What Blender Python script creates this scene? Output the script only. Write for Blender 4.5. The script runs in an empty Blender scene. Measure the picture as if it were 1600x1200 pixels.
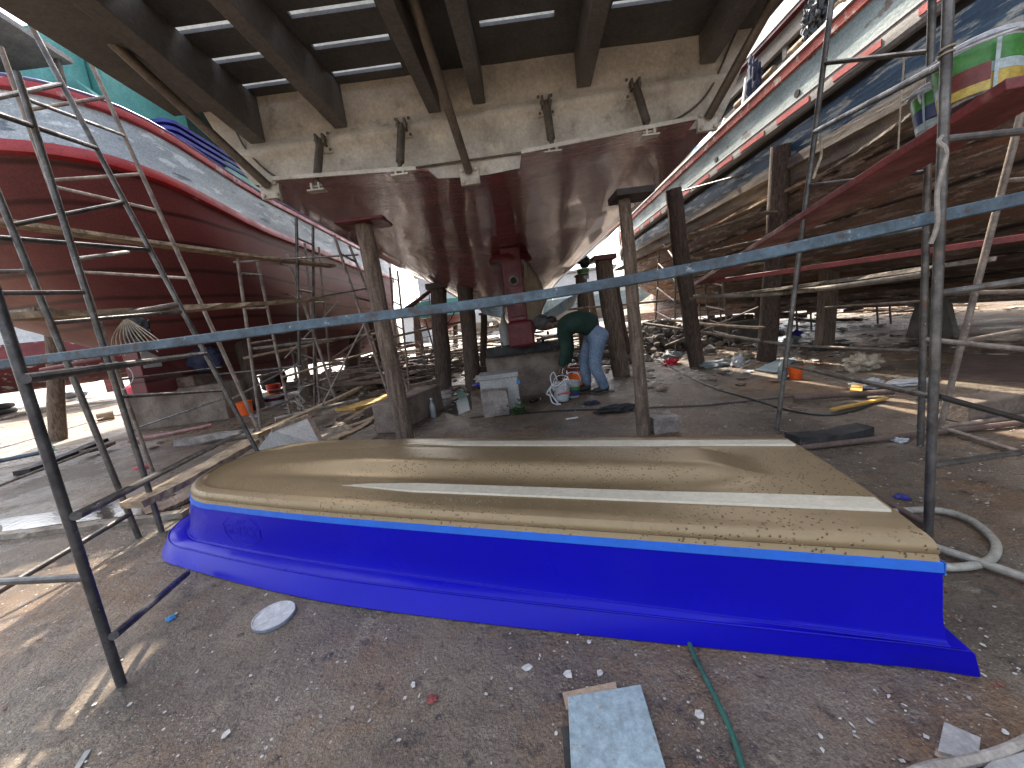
import bpy, bmesh, math, random
from mathutils import Vector, Matrix, noise
random.seed(7)
rad = math.radians
scene = bpy.context.scene
C = scene.collection

# ---------------------------------------------------------------- camera
CAM_H = 1.25
PITCH, ROLL, FPX = rad(8.8), rad(7.1), 600.0
r0 = Vector((1, 0, 0)); u0 = Vector((0, math.sin(PITCH), math.cos(PITCH))); FW = Vector((0, math.cos(PITCH), -math.sin(PITCH)))
RT = math.cos(ROLL) * r0 - math.sin(ROLL) * u0
UP = math.sin(ROLL) * r0 + math.cos(ROLL) * u0
CP = Vector((0, 0, CAM_H))
cam_d = bpy.data.cameras.new('camera'); cam = bpy.data.objects.new('camera', cam_d); C.objects.link(cam)
cam_d.sensor_width = 36; cam_d.lens = FPX / 1600 * 36; cam_d.clip_start = 0.02; cam_d.clip_end = 2000
cam.matrix_world = Matrix(((RT.x, UP.x, -FW.x, 0), (RT.y, UP.y, -FW.y, 0), (RT.z, UP.z, -FW.z, CAM_H), (0, 0, 0, 1)))
scene.camera = cam

# ---------------------------------------------------------------- light
SUN_AZ, SUN_EL = rad(-15), rad(51)
sun_dir = Vector((math.sin(SUN_AZ) * math.cos(SUN_EL), math.cos(SUN_AZ) * math.cos(SUN_EL), math.sin(SUN_EL)))
w = bpy.data.worlds.new('World'); scene.world = w; w.use_nodes = True
nt = w.node_tree; nt.nodes.clear()
sky = nt.nodes.new('ShaderNodeTexSky'); sky.sky_type = 'NISHITA'; sky.sun_disc = False
sky.sun_elevation = SUN_EL; sky.sun_rotation = SUN_AZ; sky.air_density = 1.0; sky.dust_density = 4.5; sky.ozone_density = 0.6
bg = nt.nodes.new('ShaderNodeBackground'); bg.inputs[1].default_value = 0.15
out = nt.nodes.new('ShaderNodeOutputWorld')
hs = nt.nodes.new('ShaderNodeHueSaturation'); hs.inputs['Saturation'].default_value = 0.5
nt.links.new(sky.outputs[0], hs.inputs['Color']); nt.links.new(hs.outputs[0], bg.inputs[0]); nt.links.new(bg.outputs[0], out.inputs[0])
sl = bpy.data.lights.new('sun', 'SUN'); sl.energy = 2.9; sl.angle = rad(0.6); sl.color = (1.0, 0.89, 0.74)
so = bpy.data.objects.new('sun', sl); C.objects.link(so)
so.rotation_euler = sun_dir.to_track_quat('Z', 'Y').to_euler()
scene.view_settings.view_transform = 'Standard'; scene.view_settings.look = 'None'
scene.view_settings.exposure = 2.25; scene.view_settings.gamma = 1.0
scene.cycles.use_denoising = True
scene.cycles.max_bounces = 8
scene.cycles.diffuse_bounces = 5

# ---------------------------------------------------------------- pixel rays -> points of the place
def ray(px, py): return FW + RT * ((px - 800) / FPX) - UP * ((py - 600) / FPX)
def G(px, py, z=0.0):
    d = ray(px, py); return CP + d * ((z - CAM_H) / d.z)
def Y(px, py, y):
    d = ray(px, py); return CP + d * (y / d.y)
def X(px, py, x):
    d = ray(px, py); return CP + d * (x / d.x)
def px_of(p):
    q = Vector(p) - CP; z = FW.dot(q); return 800 + FPX * RT.dot(q) / z, 600 - FPX * UP.dot(q) / z

# ---------------------------------------------------------------- materials
MATS = {}
def M(name, c1, c2=None, rough=0.6, metal=0.0, scale=4.0, bump=0.15, bscale=30.0, stretch=(1, 1, 1), spots=None, detail=6.0,
      contrast=(0.35, 0.65), rvar=0.12, spec=0.5, spots2=None, coat=0.0, planks=None, coord='Object', bdist=0.01, grain=0.30, gscale=38.0):
    """noise-mixed two-tone surface with optional paint-loss spots and bump"""
    m = bpy.data.materials.new(name); m.use_nodes = True
    t = m.node_tree; n = t.nodes; L = t.links
    b = n['Principled BSDF']
    tc = n.new('ShaderNodeTexCoord'); mp = n.new('ShaderNodeMapping'); mp.inputs['Scale'].default_value = stretch
    L.new(tc.outputs[coord], mp.inputs[0])
    oi = n.new('ShaderNodeObjectInfo')
    addv = n.new('ShaderNodeVectorMath'); addv.operation = 'ADD'
    sc3 = n.new('ShaderNodeVectorMath'); sc3.operation = 'SCALE'; sc3.inputs[0].default_value = (13.1, 7.7, 3.3)
    L.new(oi.outputs['Random'], sc3.inputs['Scale']); L.new(mp.outputs[0], addv.inputs[0]); L.new(sc3.outputs[0], addv.inputs[1])
    vec = addv.outputs[0]
    def nz(s, d=detail, r=0.6):
        k = n.new('ShaderNodeTexNoise'); k.inputs['Scale'].default_value = s; k.inputs['Detail'].default_value = d
        k.inputs['Roughness'].default_value = r; L.new(vec, k.inputs['Vector']); return k.outputs['Fac']
    def ramp(fac, a, bb):
        k = n.new('ShaderNodeMapRange'); k.inputs[1].default_value = a; k.inputs[2].default_value = bb; L.new(fac, k.inputs[0]); return k.outputs[0]
    def mix(fac, A, B):
        k = n.new('ShaderNodeMix'); k.data_type = 'RGBA'
        L.new(fac, k.inputs[0])
        for i, v in ((6, A), (7, B)):
            if hasattr(v, 'is_linked'): L.new(v, k.inputs[i])
            else: k.inputs[i].default_value = (*v, 1)
        return k.outputs[2]
    c2 = c2 or tuple(x * 0.8 for x in c1)
    f = ramp(nz(scale), *contrast)
    col = mix(f, c1, c2)
    hgt = nz(bscale, 4)
    if planks:
        pcol, pscale, axis = planks
        wv = n.new('ShaderNodeTexWave'); wv.bands_direction = axis; wv.inputs['Scale'].default_value = pscale
        wv.inputs['Distortion'].default_value = 1.2; wv.inputs['Detail'].default_value = 2; wv.inputs['Detail Scale'].default_value = 0.6
        L.new(tc.outputs[coord], wv.inputs[0])
        pf = ramp(wv.outputs['Fac'], 0.10, 0.0)
        col = mix(pf, col, pcol)
    for sp in (spots, spots2):
        if sp:
            sc_, lo, hi, cc = sp
            col = mix(ramp(nz(sc_, 5, 0.65), lo, hi), col, cc)
    if grain:
        k = n.new('ShaderNodeTexNoise'); k.inputs['Scale'].default_value = gscale; k.inputs['Detail'].default_value = 4; k.inputs['Roughness'].default_value = 0.75
        L.new(tc.outputs[coord], k.inputs['Vector'])
        gm = n.new('ShaderNodeMapRange'); gm.inputs[1].default_value = 0.32; gm.inputs[2].default_value = 0.68; gm.inputs[3].default_value = 1 - grain; gm.inputs[4].default_value = 1 + grain; L.new(k.outputs['Fac'], gm.inputs[0])
        vm = n.new('ShaderNodeVectorMath'); vm.operation = 'SCALE'; L.new(col, vm.inputs[0]); L.new(gm.outputs[0], vm.inputs['Scale']); col = vm.outputs[0]
    L.new(col, b.inputs['Base Color'])
    rr = n.new('ShaderNodeMapRange'); rr.inputs[3].default_value = max(0.03, rough - rvar); rr.inputs[4].default_value = min(1, rough + rvar)
    L.new(f, rr.inputs[0]); L.new(rr.outputs[0], b.inputs['Roughness'])
    b.inputs['Metallic'].default_value = metal
    b.inputs['Specular IOR Level'].default_value = spec
    if coat: b.inputs['Coat Weight'].default_value = coat; b.inputs['Coat Roughness'].default_value = 0.08
    if bump:
        bp = n.new('ShaderNodeBump'); bp.inputs['Strength'].default_value = bump; bp.inputs['Distance'].default_value = bdist
        L.new(hgt, bp.inputs['Height']); L.new(bp.outputs[0], b.inputs['Normal'])
    MATS[name] = m
    return m

m_tube = M('galvanised_tube', (0.13, 0.12, 0.11), (0.045, 0.041, 0.038), rough=0.42, metal=0.35, scale=9, bump=0.25, bscale=60,
           spots=(38, 0.66, 0.72, (0.55, 0.55, 0.52)), spots2=(11, 0.58, 0.70, (0.12, 0.07, 0.045)))
m_tube_dark = M('dark_tube', (0.075, 0.073, 0.075), (0.03, 0.03, 0.032), rough=0.38, metal=0.4, scale=9, bump=0.2, bscale=60,
                spots=(42, 0.67, 0.73, (0.5, 0.5, 0.48)))
m_tube_brown = M('brown_tube', (0.27, 0.225, 0.185), (0.12, 0.092, 0.078), rough=0.6, metal=0.15, scale=8, bump=0.35, bscale=50,
                 spots=(30, 0.64, 0.72, (0.46, 0.42, 0.36)))
m_bluesteel = M('blue_steel', (0.062, 0.105, 0.142), (0.030, 0.044, 0.056), rough=0.55, metal=0.0, scale=7, bump=0.2, bscale=50,
                spots=(13, 0.56, 0.66, (0.045, 0.035, 0.03)), spots2=(22, 0.63, 0.70, (0.24, 0.27, 0.29)))
m_redsteel = M('red_plank', (0.22, 0.035, 0.032), (0.14, 0.03, 0.03), rough=0.5, scale=5, bump=0.25, bscale=40,
               spots=(7, 0.62, 0.75, (0.30, 0.16, 0.13)))
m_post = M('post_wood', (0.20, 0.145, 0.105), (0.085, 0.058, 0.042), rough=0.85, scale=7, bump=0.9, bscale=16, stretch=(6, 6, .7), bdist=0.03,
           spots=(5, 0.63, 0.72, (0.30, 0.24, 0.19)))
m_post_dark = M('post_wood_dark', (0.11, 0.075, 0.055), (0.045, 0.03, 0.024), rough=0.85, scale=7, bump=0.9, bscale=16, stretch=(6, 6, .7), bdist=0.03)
m_plank = M('plank_wood', (0.36, 0.27, 0.17), (0.15, 0.105, 0.07), rough=0.8, scale=7, bump=0.6, bscale=25, stretch=(1.2, 1.2, 1.2), spots=(9, 0.6, 0.72, (0.07, 0.05, 0.04)))
m_plank_grey = M('plank_weathered', (0.27, 0.235, 0.19), (0.11, 0.09, 0.072), rough=0.85, scale=6, bump=0.6, bscale=25, spots=(8, 0.6, 0.7, (0.42, 0.36, 0.28)))
m_timber = M('old_timber', (0.19, 0.13, 0.095), (0.08, 0.055, 0.042), rough=0.85, scale=5, bump=0.6, bscale=22)
m_black_timber = M('black_timber', (0.035, 0.033, 0.033), (0.015, 0.014, 0.014), rough=0.8, scale=6, bump=0.7, bscale=22, spots=(10, 0.62, 0.72, (0.14, 0.13, 0.13)))
m_conc = M('concrete', (0.205, 0.162, 0.13), (0.10, 0.077, 0.062), rough=0.9, scale=3, bump=0.7, bscale=22, spots=(6, 0.6, 0.75, (0.14, 0.085, 0.065)))
m_conc_dark = M('concrete_dark', (0.19, 0.17, 0.15), (0.095, 0.085, 0.075), rough=0.9, scale=3, bump=0.6, bscale=22, spots=(4, 0.62, 0.75, (0.06, 0.05, 0.045)))
m_stone = M('stone', (0.28, 0.245, 0.22), (0.13, 0.11, 0.098), rough=0.9, scale=5, bump=0.9, bscale=20)
m_transom = M('transom_primer', (0.50, 0.465, 0.395), (0.35, 0.322, 0.27), grain=0.18, rough=0.55, contrast=(0.40, 0.62), detail=11, scale=3.0, bump=0.55, bscale=7, spots=(6, 0.58, 0.74, (0.25, 0.215, 0.165)), bdist=0.03,
              spots2=(3.4, 0.60, 0.74, (0.60, 0.54, 0.42)))
m_platform = M('platform_undercoat', (0.092, 0.090, 0.088), (0.066, 0.064, 0.063), rough=0.65, scale=2, bump=0.1, bscale=25)
m_beam = M('platform_beam', (0.125, 0.114, 0.104), (0.082, 0.075, 0.069), rough=0.55, scale=2, bump=0.12, bscale=18)
m_strut = M('strut_metal', (0.13, 0.105, 0.08), (0.075, 0.062, 0.05), rough=0.5, metal=0.2, scale=6, bump=0.1)
m_hullred = M('antifouling_gloss', (0.25, 0.088, 0.088), (0.18, 0.060, 0.062), spec=0.9, rough=0.15, rvar=0.05, scale=2.5, bump=0.8, bscale=9.0, stretch=(0.55, 3.6, 0.9), coat=0.9, bdist=0.02)
m_red_gloss = M('red_gloss', (0.11, 0.010, 0.013), (0.065, 0.007, 0.009), rough=0.38, scale=6, bump=0.5, bscale=26, spec=0.3)
m_cap_dark = M('dark_pad', (0.05, 0.03, 0.026), (0.025, 0.018, 0.016), rough=0.6, scale=6, bump=0.4)
m_leftred = M('left_hull_red', (0.160, 0.036, 0.036), (0.105, 0.025, 0.025), rough=0.5, scale=0.8, bump=0.25, bscale=5, stretch=(1, .25, 1), planks=((0.04, 0.008, 0.008), 0.9, 'Z'),
              spots=(1.2, 0.62, 0.8, (0.13, 0.045, 0.04)))
m_railred = M('rail_red', (0.34, 0.020, 0.023), (0.27, 0.017, 0.019), rough=0.4, scale=3, bump=0.15, spots=(2.4, 0.60, 0.64, (0.38, 0.22, 0.22)))
m_leftgrey = M('left_topside_primer', (0.36, 0.40, 0.42), (0.25, 0.285, 0.31), rough=0.55, scale=1.2, bump=0.2, bscale=8, stretch=(1, .5, 2.5), spots=(2.6, 0.56, 0.60, (0.52, 0.56, 0.58)),
               spots2=(2.9, 0.60, 0.66, (0.105, 0.13, 0.155)))
m_bluetrim = M('blue_trim', (0.22, 0.24, 0.55), (0.30, 0.33, 0.55), rough=0.5, scale=3, bump=0.1)
m_rpale = M('right_topside_pale', (0.24, 0.30, 0.295), (0.165, 0.21, 0.21), rough=0.6, scale=2.0, bump=0.45, bscale=9, stretch=(1, .7, 1.4), spots=(4.2, 0.60, 0.64, (0.095, 0.075, 0.06)),
            spots2=(1.6, 0.56, 0.70, (0.32, 0.36, 0.35)), bdist=0.02)
m_rcap = M('right_cap_white', (0.36, 0.35, 0.33), (0.25, 0.24, 0.225), rough=0.55, scale=5, bump=0.3, spots=(7, 0.62, 0.70, (0.25, 0.2, 0.17)))
m_rred = M('right_red_strake', (0.42, 0.075, 0.042), (0.30, 0.045, 0.034), rough=0.6, scale=5, bump=0.4, spots=(9, 0.58, 0.64, (0.55, 0.48, 0.40)), spots2=(6, 0.66, 0.72, (0.12, 0.09, 0.08)))
m_rgrey = M('right_rail_grey', (0.21, 0.195, 0.18), (0.12, 0.11, 0.10), rough=0.7, scale=4, bump=0.4, stretch=(1, .3, 3), spots=(6, 0.64, 0.72, (0.15, 0.12, 0.1)))
m_rdash = M('right_red_dash', (0.42, 0.06, 0.05), (0.34, 0.05, 0.045), rough=0.6, scale=5, bump=0.3)
m_rblue = M('right_blue_strake', (0.022, 0.062, 0.115), (0.013, 0.036, 0.07), rough=0.65, scale=3, bump=0.5, bscale=14, stretch=(1, .32, 2.2), spots=(5.0, 0.51, 0.58, (0.27, 0.285, 0.265)), bdist=0.02,
            spots2=(2.5, 0.66, 0.7, (0.09, 0.06, 0.05)))
m_rbrown = M('right_hull_wood', (0.22, 0.145, 0.108), (0.070, 0.056, 0.050), rough=0.85, scale=3.2, bump=0.8, bscale=10, stretch=(1, .35, 2.6), planks=((0.012, 0.009, 0.008), 1.15, 'Z'), bdist=0.03,
             spots=(6.5, 0.53, 0.60, (0.32, 0.27, 0.23)), spots2=(1.6, 0.55, 0.61, (0.22, 0.105, 0.062)), detail=9)
m_rbrown_grey = M('right_hull_wood_grey', (0.21, 0.18, 0.15), (0.085, 0.07, 0.06), rough=0.85, scale=3.6, bump=0.7, bscale=12, stretch=(1, .35, 2.6), spots=(4, 0.62, 0.7, (0.27, 0.23, 0.19)))
m_black = M('black_groove', (0.02, 0.018, 0.017), (0.012, 0.011, 0.011), rough=0.9, scale=5, bump=0.2)
m_wood_grey = M('cabin_boards', (0.30, 0.26, 0.22), (0.17, 0.15, 0.13), rough=0.8, scale=3, bump=0.3, stretch=(1, .4, 2))
m_white = M('white_paint', (0.55, 0.55, 0.54), (0.44, 0.44, 0.43), rough=0.5, scale=5, bump=0.15, spots=(9, 0.68, 0.74, (0.35, 0.32, 0.28)))
m_teal = M('teal_paint', (0.075, 0.29, 0.27), (0.05, 0.21, 0.20), rough=0.6, scale=2, bump=0.15, spots=(6, 0.68, 0.74, (0.3, 0.4, 0.37)))
m_tealdark = M('teal_dark', (0.008, 0.05, 0.05), (0.006, 0.035, 0.036), rough=0.6, scale=3, bump=0.1, planks=((0.004, 0.02, 0.02), 2.5, 'Y'))
m_roof = M('grey_roof', (0.24, 0.23, 0.22), (0.14, 0.135, 0.13), rough=0.7, scale=3, bump=0.3)
m_tray = M('blue_plastic', (0.022, 0.026, 0.24), (0.016, 0.02, 0.19), rough=0.4, scale=3, bump=0.05)
m_dblue = M('boat_blue', (0.0035, 0.0028, 0.36), (0.003, 0.0022, 0.31), spec=0.18, grain=0.06, rough=0.30, rvar=0.05, scale=1.5, bump=0.05, bscale=5, spots=(5, 0.76, 0.88, (0.012, 0.012, 0.40)), spots2=(120, 0.735, 0.76, (0.10, 0.10, 0.55)))
m_tape = M('masking_tape', (0.010, 0.12, 0.56), (0.008, 0.10, 0.48), grain=0.06, rough=0.5, scale=10, bump=0.15, spots=(60, 0.66, 0.70, (0.012, 0.07, 0.35)))
m_cloth_black = M('black_cloth', (0.022, 0.022, 0.026), (0.012, 0.012, 0.014), rough=0.9, scale=6, bump=0.4)
m_cloth_navy = M('navy_cloth', (0.022, 0.026, 0.06), (0.012, 0.014, 0.035), rough=0.9, scale=6, bump=0.4)
m_black_plastic = M('black_plastic', (0.02, 0.02, 0.022), (0.012, 0.012, 0.014), rough=0.22, scale=6, bump=0.2)
m_plastic_white = M('white_plastic', (0.42, 0.43, 0.45), (0.33, 0.34, 0.36), rough=0.4, scale=6, bump=0.1, spots=(9, 0.68, 0.75, (0.4, 0.37, 0.33)))
m_plastic_clear = M('cloudy_plastic', (0.26, 0.29, 0.30), (0.18, 0.205, 0.215), rough=0.3, scale=6, bump=0.2)
m_lid = M('lid_plastic', (0.19, 0.215, 0.27), (0.14, 0.16, 0.205), rough=0.35, scale=5, bump=0.05, spots=(14, 0.62, 0.72, (0.22, 0.19, 0.17)))
m_orange = M('orange_plastic', (0.72, 0.11, 0.012), (0.60, 0.085, 0.01), rough=0.45, scale=4, bump=0.05, spots=(8, 0.66, 0.74, (0.20, 0.07, 0.03)))
m_redbag = M('red_plastic', (0.55, 0.02, 0.045), (0.42, 0.015, 0.035), rough=0.4, scale=4, bump=0.2)
m_green = M('green_label', (0.055, 0.22, 0.045), (0.045, 0.18, 0.035), rough=0.4, scale=4, bump=0.0)
m_yellow = M('yellow_label', (0.46, 0.34, 0.06), (0.40, 0.29, 0.05), rough=0.45, scale=4, bump=0.0)
m_palelabel = M('pale_label', (0.36, 0.44, 0.45), (0.31, 0.38, 0.40), rough=0.4, scale=4, bump=0.0)
m_navy_label = M('navy_label', (0.02, 0.03, 0.10), (0.03, 0.04, 0.12), rough=0.4, scale=4, bump=0.0)
m_brown_label = M('maroon_label', (0.16, 0.03, 0.025), (0.13, 0.025, 0.02), rough=0.4, scale=4, bump=0.0)
m_red_ink = M('red_ink', (0.60, 0.05, 0.03), (0.5, 0.05, 0.03), rough=0.5, scale=4, bump=0.0)
m_rope = M('white_rope', (0.52, 0.52, 0.53), (0.40, 0.40, 0.41), rough=0.8, scale=20, bump=0.4, bscale=80)
m_rope_tan = M('tan_rope', (0.42, 0.36, 0.27), (0.26, 0.22, 0.16), rough=0.9, scale=20, bump=0.5, bscale=80)
m_rope_grey = M('grey_rope', (0.32, 0.29, 0.25), (0.19, 0.17, 0.15), rough=0.9, scale=14, bump=0.5, bscale=60)
m_hose = M('pale_hose', (0.33, 0.315, 0.265), (0.25, 0.235, 0.20), rough=0.5, scale=8, bump=0.1, spots=(12, 0.64, 0.72, (0.2, 0.17, 0.13)))
m_cable = M('black_cable', (0.018, 0.018, 0.018), (0.03, 0.028, 0.026), rough=0.5, scale=8, bump=0.1)
m_greenhose = M('green_hose', (0.022, 0.10, 0.07), (0.02, 0.065, 0.05), rough=0.5, scale=12, bump=0.2, spots=(18, 0.64, 0.70, (0.14, 0.13, 0.11)))
m_greentwine = M('green_twine', (0.03, 0.38, 0.2), (0.02, 0.3, 0.15), rough=0.7, scale=12, bump=0.2)
m_board_pale = M('pale_blue_board', (0.255, 0.325, 0.355), (0.21, 0.27, 0.30), rough=0.6, scale=3, bump=0.2, bscale=40, spots=(24, 0.63, 0.67, (0.22, 0.2, 0.17)), spots2=(6, 0.70, 0.76, (0.42, 0.3, 0.29)))
m_board_white = M('white_board', (0.32, 0.315, 0.305), (0.25, 0.245, 0.235), rough=0.55, scale=3, bump=0.2, spots=(10, 0.66, 0.74, (0.3, 0.28, 0.25)))
m_cardboard = M('cardboard', (0.36, 0.27, 0.19), (0.26, 0.19, 0.13), rough=0.9, scale=6, bump=0.3)
m_rubber = M('rubber', (0.03, 0.03, 0.03), (0.05, 0.048, 0.045), rough=0.8, scale=6, bump=0.4)
m_skin = M('skin', (0.10, 0.05, 0.034), (0.075, 0.038, 0.026), rough=0.55, scale=8, bump=0.1)
m_shirt = M('shirt_green', (0.008, 0.034, 0.022), (0.005, 0.022, 0.015), rough=0.9, scale=5, bump=0.6, bscale=9, bdist=0.03)
m_jeans = M('jeans', (0.085, 0.13, 0.21), (0.17, 0.225, 0.31), rough=0.9, scale=3.5, bump=0.6, bscale=11, bdist=0.03)
m_shoe = M('shoe', (0.035, 0.033, 0.03), (0.02, 0.019, 0.018), rough=0.7, scale=8, bump=0.3)
m_capcloth = M('cap_cloth', (0.018, 0.017, 0.019), (0.075, 0.072, 0.075), rough=0.9, scale=16, bump=0.3)
m_hair = M('hair', (0.012, 0.01, 0.009), (0.02, 0.017, 0.015), rough=0.7, scale=20, bump=0.4)
m_wrap = M('plastic_wrap', (0.26, 0.38, 0.44), (0.42, 0.46, 0.48), rough=0.35, scale=3, bump=0.8, bscale=8, bdist=0.04)
m_masking = M('masking_paper', (0.34, 0.28, 0.20), (0.22, 0.18, 0.13), rough=0.8, scale=4, bump=0.8, bscale=7, bdist=0.04)
m_leaf = M('leaf', (0.05, 0.12, 0.03), (0.03, 0.07, 0.02), rough=0.7, scale=6, bump=0.1)
m_bluetarp = M('blue_tarp', (0.015, 0.13, 0.34), (0.02, 0.18, 0.40), rough=0.4, scale=4, bump=0.6, bscale=8)
m_farwall = M('far_wall', (0.55, 0.53, 0.50), (0.45, 0.44, 0.42), rough=0.8, scale=1, bump=0.1)
m_farroof = M('far_roof', (0.30, 0.29, 0.28), (0.22, 0.21, 0.2), rough=0.7, scale=1, bump=0.1)
m_farmaroon = M('far_maroon', (0.16, 0.03, 0.035), (0.12, 0.025, 0.03), rough=0.6, scale=1.2, bump=0.1, spots=(1.6, 0.58, 0.63, (0.6, 0.56, 0.54)), stretch=(1, 1, 2.5))
m_yel_wood = M('yellow_wood', (0.50, 0.30, 0.07), (0.38, 0.22, 0.055), rough=0.7, scale=6, bump=0.3)
m_chip_w = M('white_chip', (0.50, 0.49, 0.46), (0.36, 0.34, 0.32), rough=0.7, scale=30, bump=0.2)
m_chip_r = M('red_chip', (0.22, 0.05, 0.045), (0.14, 0.03, 0.03), rough=0.7, scale=30, bump=0.2)
m_rust = M('rusty_steel', (0.13, 0.085, 0.07), (0.08, 0.055, 0.045), rough=0.8, scale=5, bump=0.4)

def gold_material():
    m = bpy.data.materials.new('boat_gold'); m.use_nodes = True; t = m.node_tree; n = t.nodes; L = t.links; b = n['Principled BSDF']
    tc = n.new('ShaderNodeTexCoord')
    a = n.new('ShaderNodeTexNoise'); a.inputs['Scale'].default_value = 9; a.inputs['Detail'].default_value = 9; a.inputs['Roughness'].default_value = 0.75; L.new(tc.outputs['Object'], a.inputs[0])
    mx = n.new('ShaderNodeMix'); mx.data_type = 'RGBA'; mx.inputs[6].default_value = (0.29, 0.215, 0.122, 1); mx.inputs[7].default_value = (0.165, 0.118, 0.063, 1)
    L.new(a.outputs[0], mx.inputs[0])
    # water drops: small raised glossy cells
    v = n.new('ShaderNodeTexVoronoi'); v.inputs['Scale'].default_value = 70; L.new(tc.outputs['Object'], v.inputs[0])
    d = n.new('ShaderNodeMapRange'); d.inputs[1].default_value = 0.34; d.inputs[2].default_value = 0.12; L.new(v.outputs['Distance'], d.inputs[0])
    ms = n.new('ShaderNodeTexNoise'); ms.inputs['Scale'].default_value = 4.0; ms.inputs['Detail'].default_value = 4; L.new(tc.outputs['Object'], ms.inputs[0])
    mr = n.new('ShaderNodeMapRange'); mr.inputs[1].default_value = 0.36; mr.inputs[2].default_value = 0.52; L.new(ms.outputs[0], mr.inputs[0])
    sel = n.new('ShaderNodeMath'); sel.operation = 'GREATER_THAN'; sel.inputs[1].default_value = 0.42
    sp = n.new('ShaderNodeSeparateColor'); L.new(v.outputs['Color'], sp.inputs[0]); L.new(sp.outputs[0], sel.inputs[0])
    q = n.new('ShaderNodeMath'); q.operation = 'MULTIPLY'; L.new(d.outputs[0], q.inputs[0]); L.new(mr.outputs[0], q.inputs[1])
    q2 = n.new('ShaderNodeMath'); q2.operation = 'MULTIPLY'; L.new(q.outputs[0], q2.inputs[0]); L.new(sel.outputs[0], q2.inputs[1])
    dk = n.new('ShaderNodeMix'); dk.data_type = 'RGBA'; dk.inputs[7].default_value = (0.16, 0.115, 0.062, 1); L.new(q2.outputs[0], dk.inputs[0]); L.new(mx.outputs[2], dk.inputs[6])
    L.new(dk.outputs[2], b.inputs['Base Color'])
    r = n.new('ShaderNodeMapRange'); r.inputs[3].default_value = 0.40; r.inputs[4].default_value = 0.08; L.new(q2.outputs[0], r.inputs[0]); L.new(r.outputs[0], b.inputs['Roughness'])
    b.inputs['Metallic'].default_value = 0.55
    bp = n.new('ShaderNodeBump'); bp.inputs['Strength'].default_value = 0.8; bp.inputs['Distance'].default_value = 0.004; L.new(q2.outputs[0], bp.inputs['Height']); L.new(bp.outputs[0], b.inputs['Normal'])
    return m
m_gold = gold_material()

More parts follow.
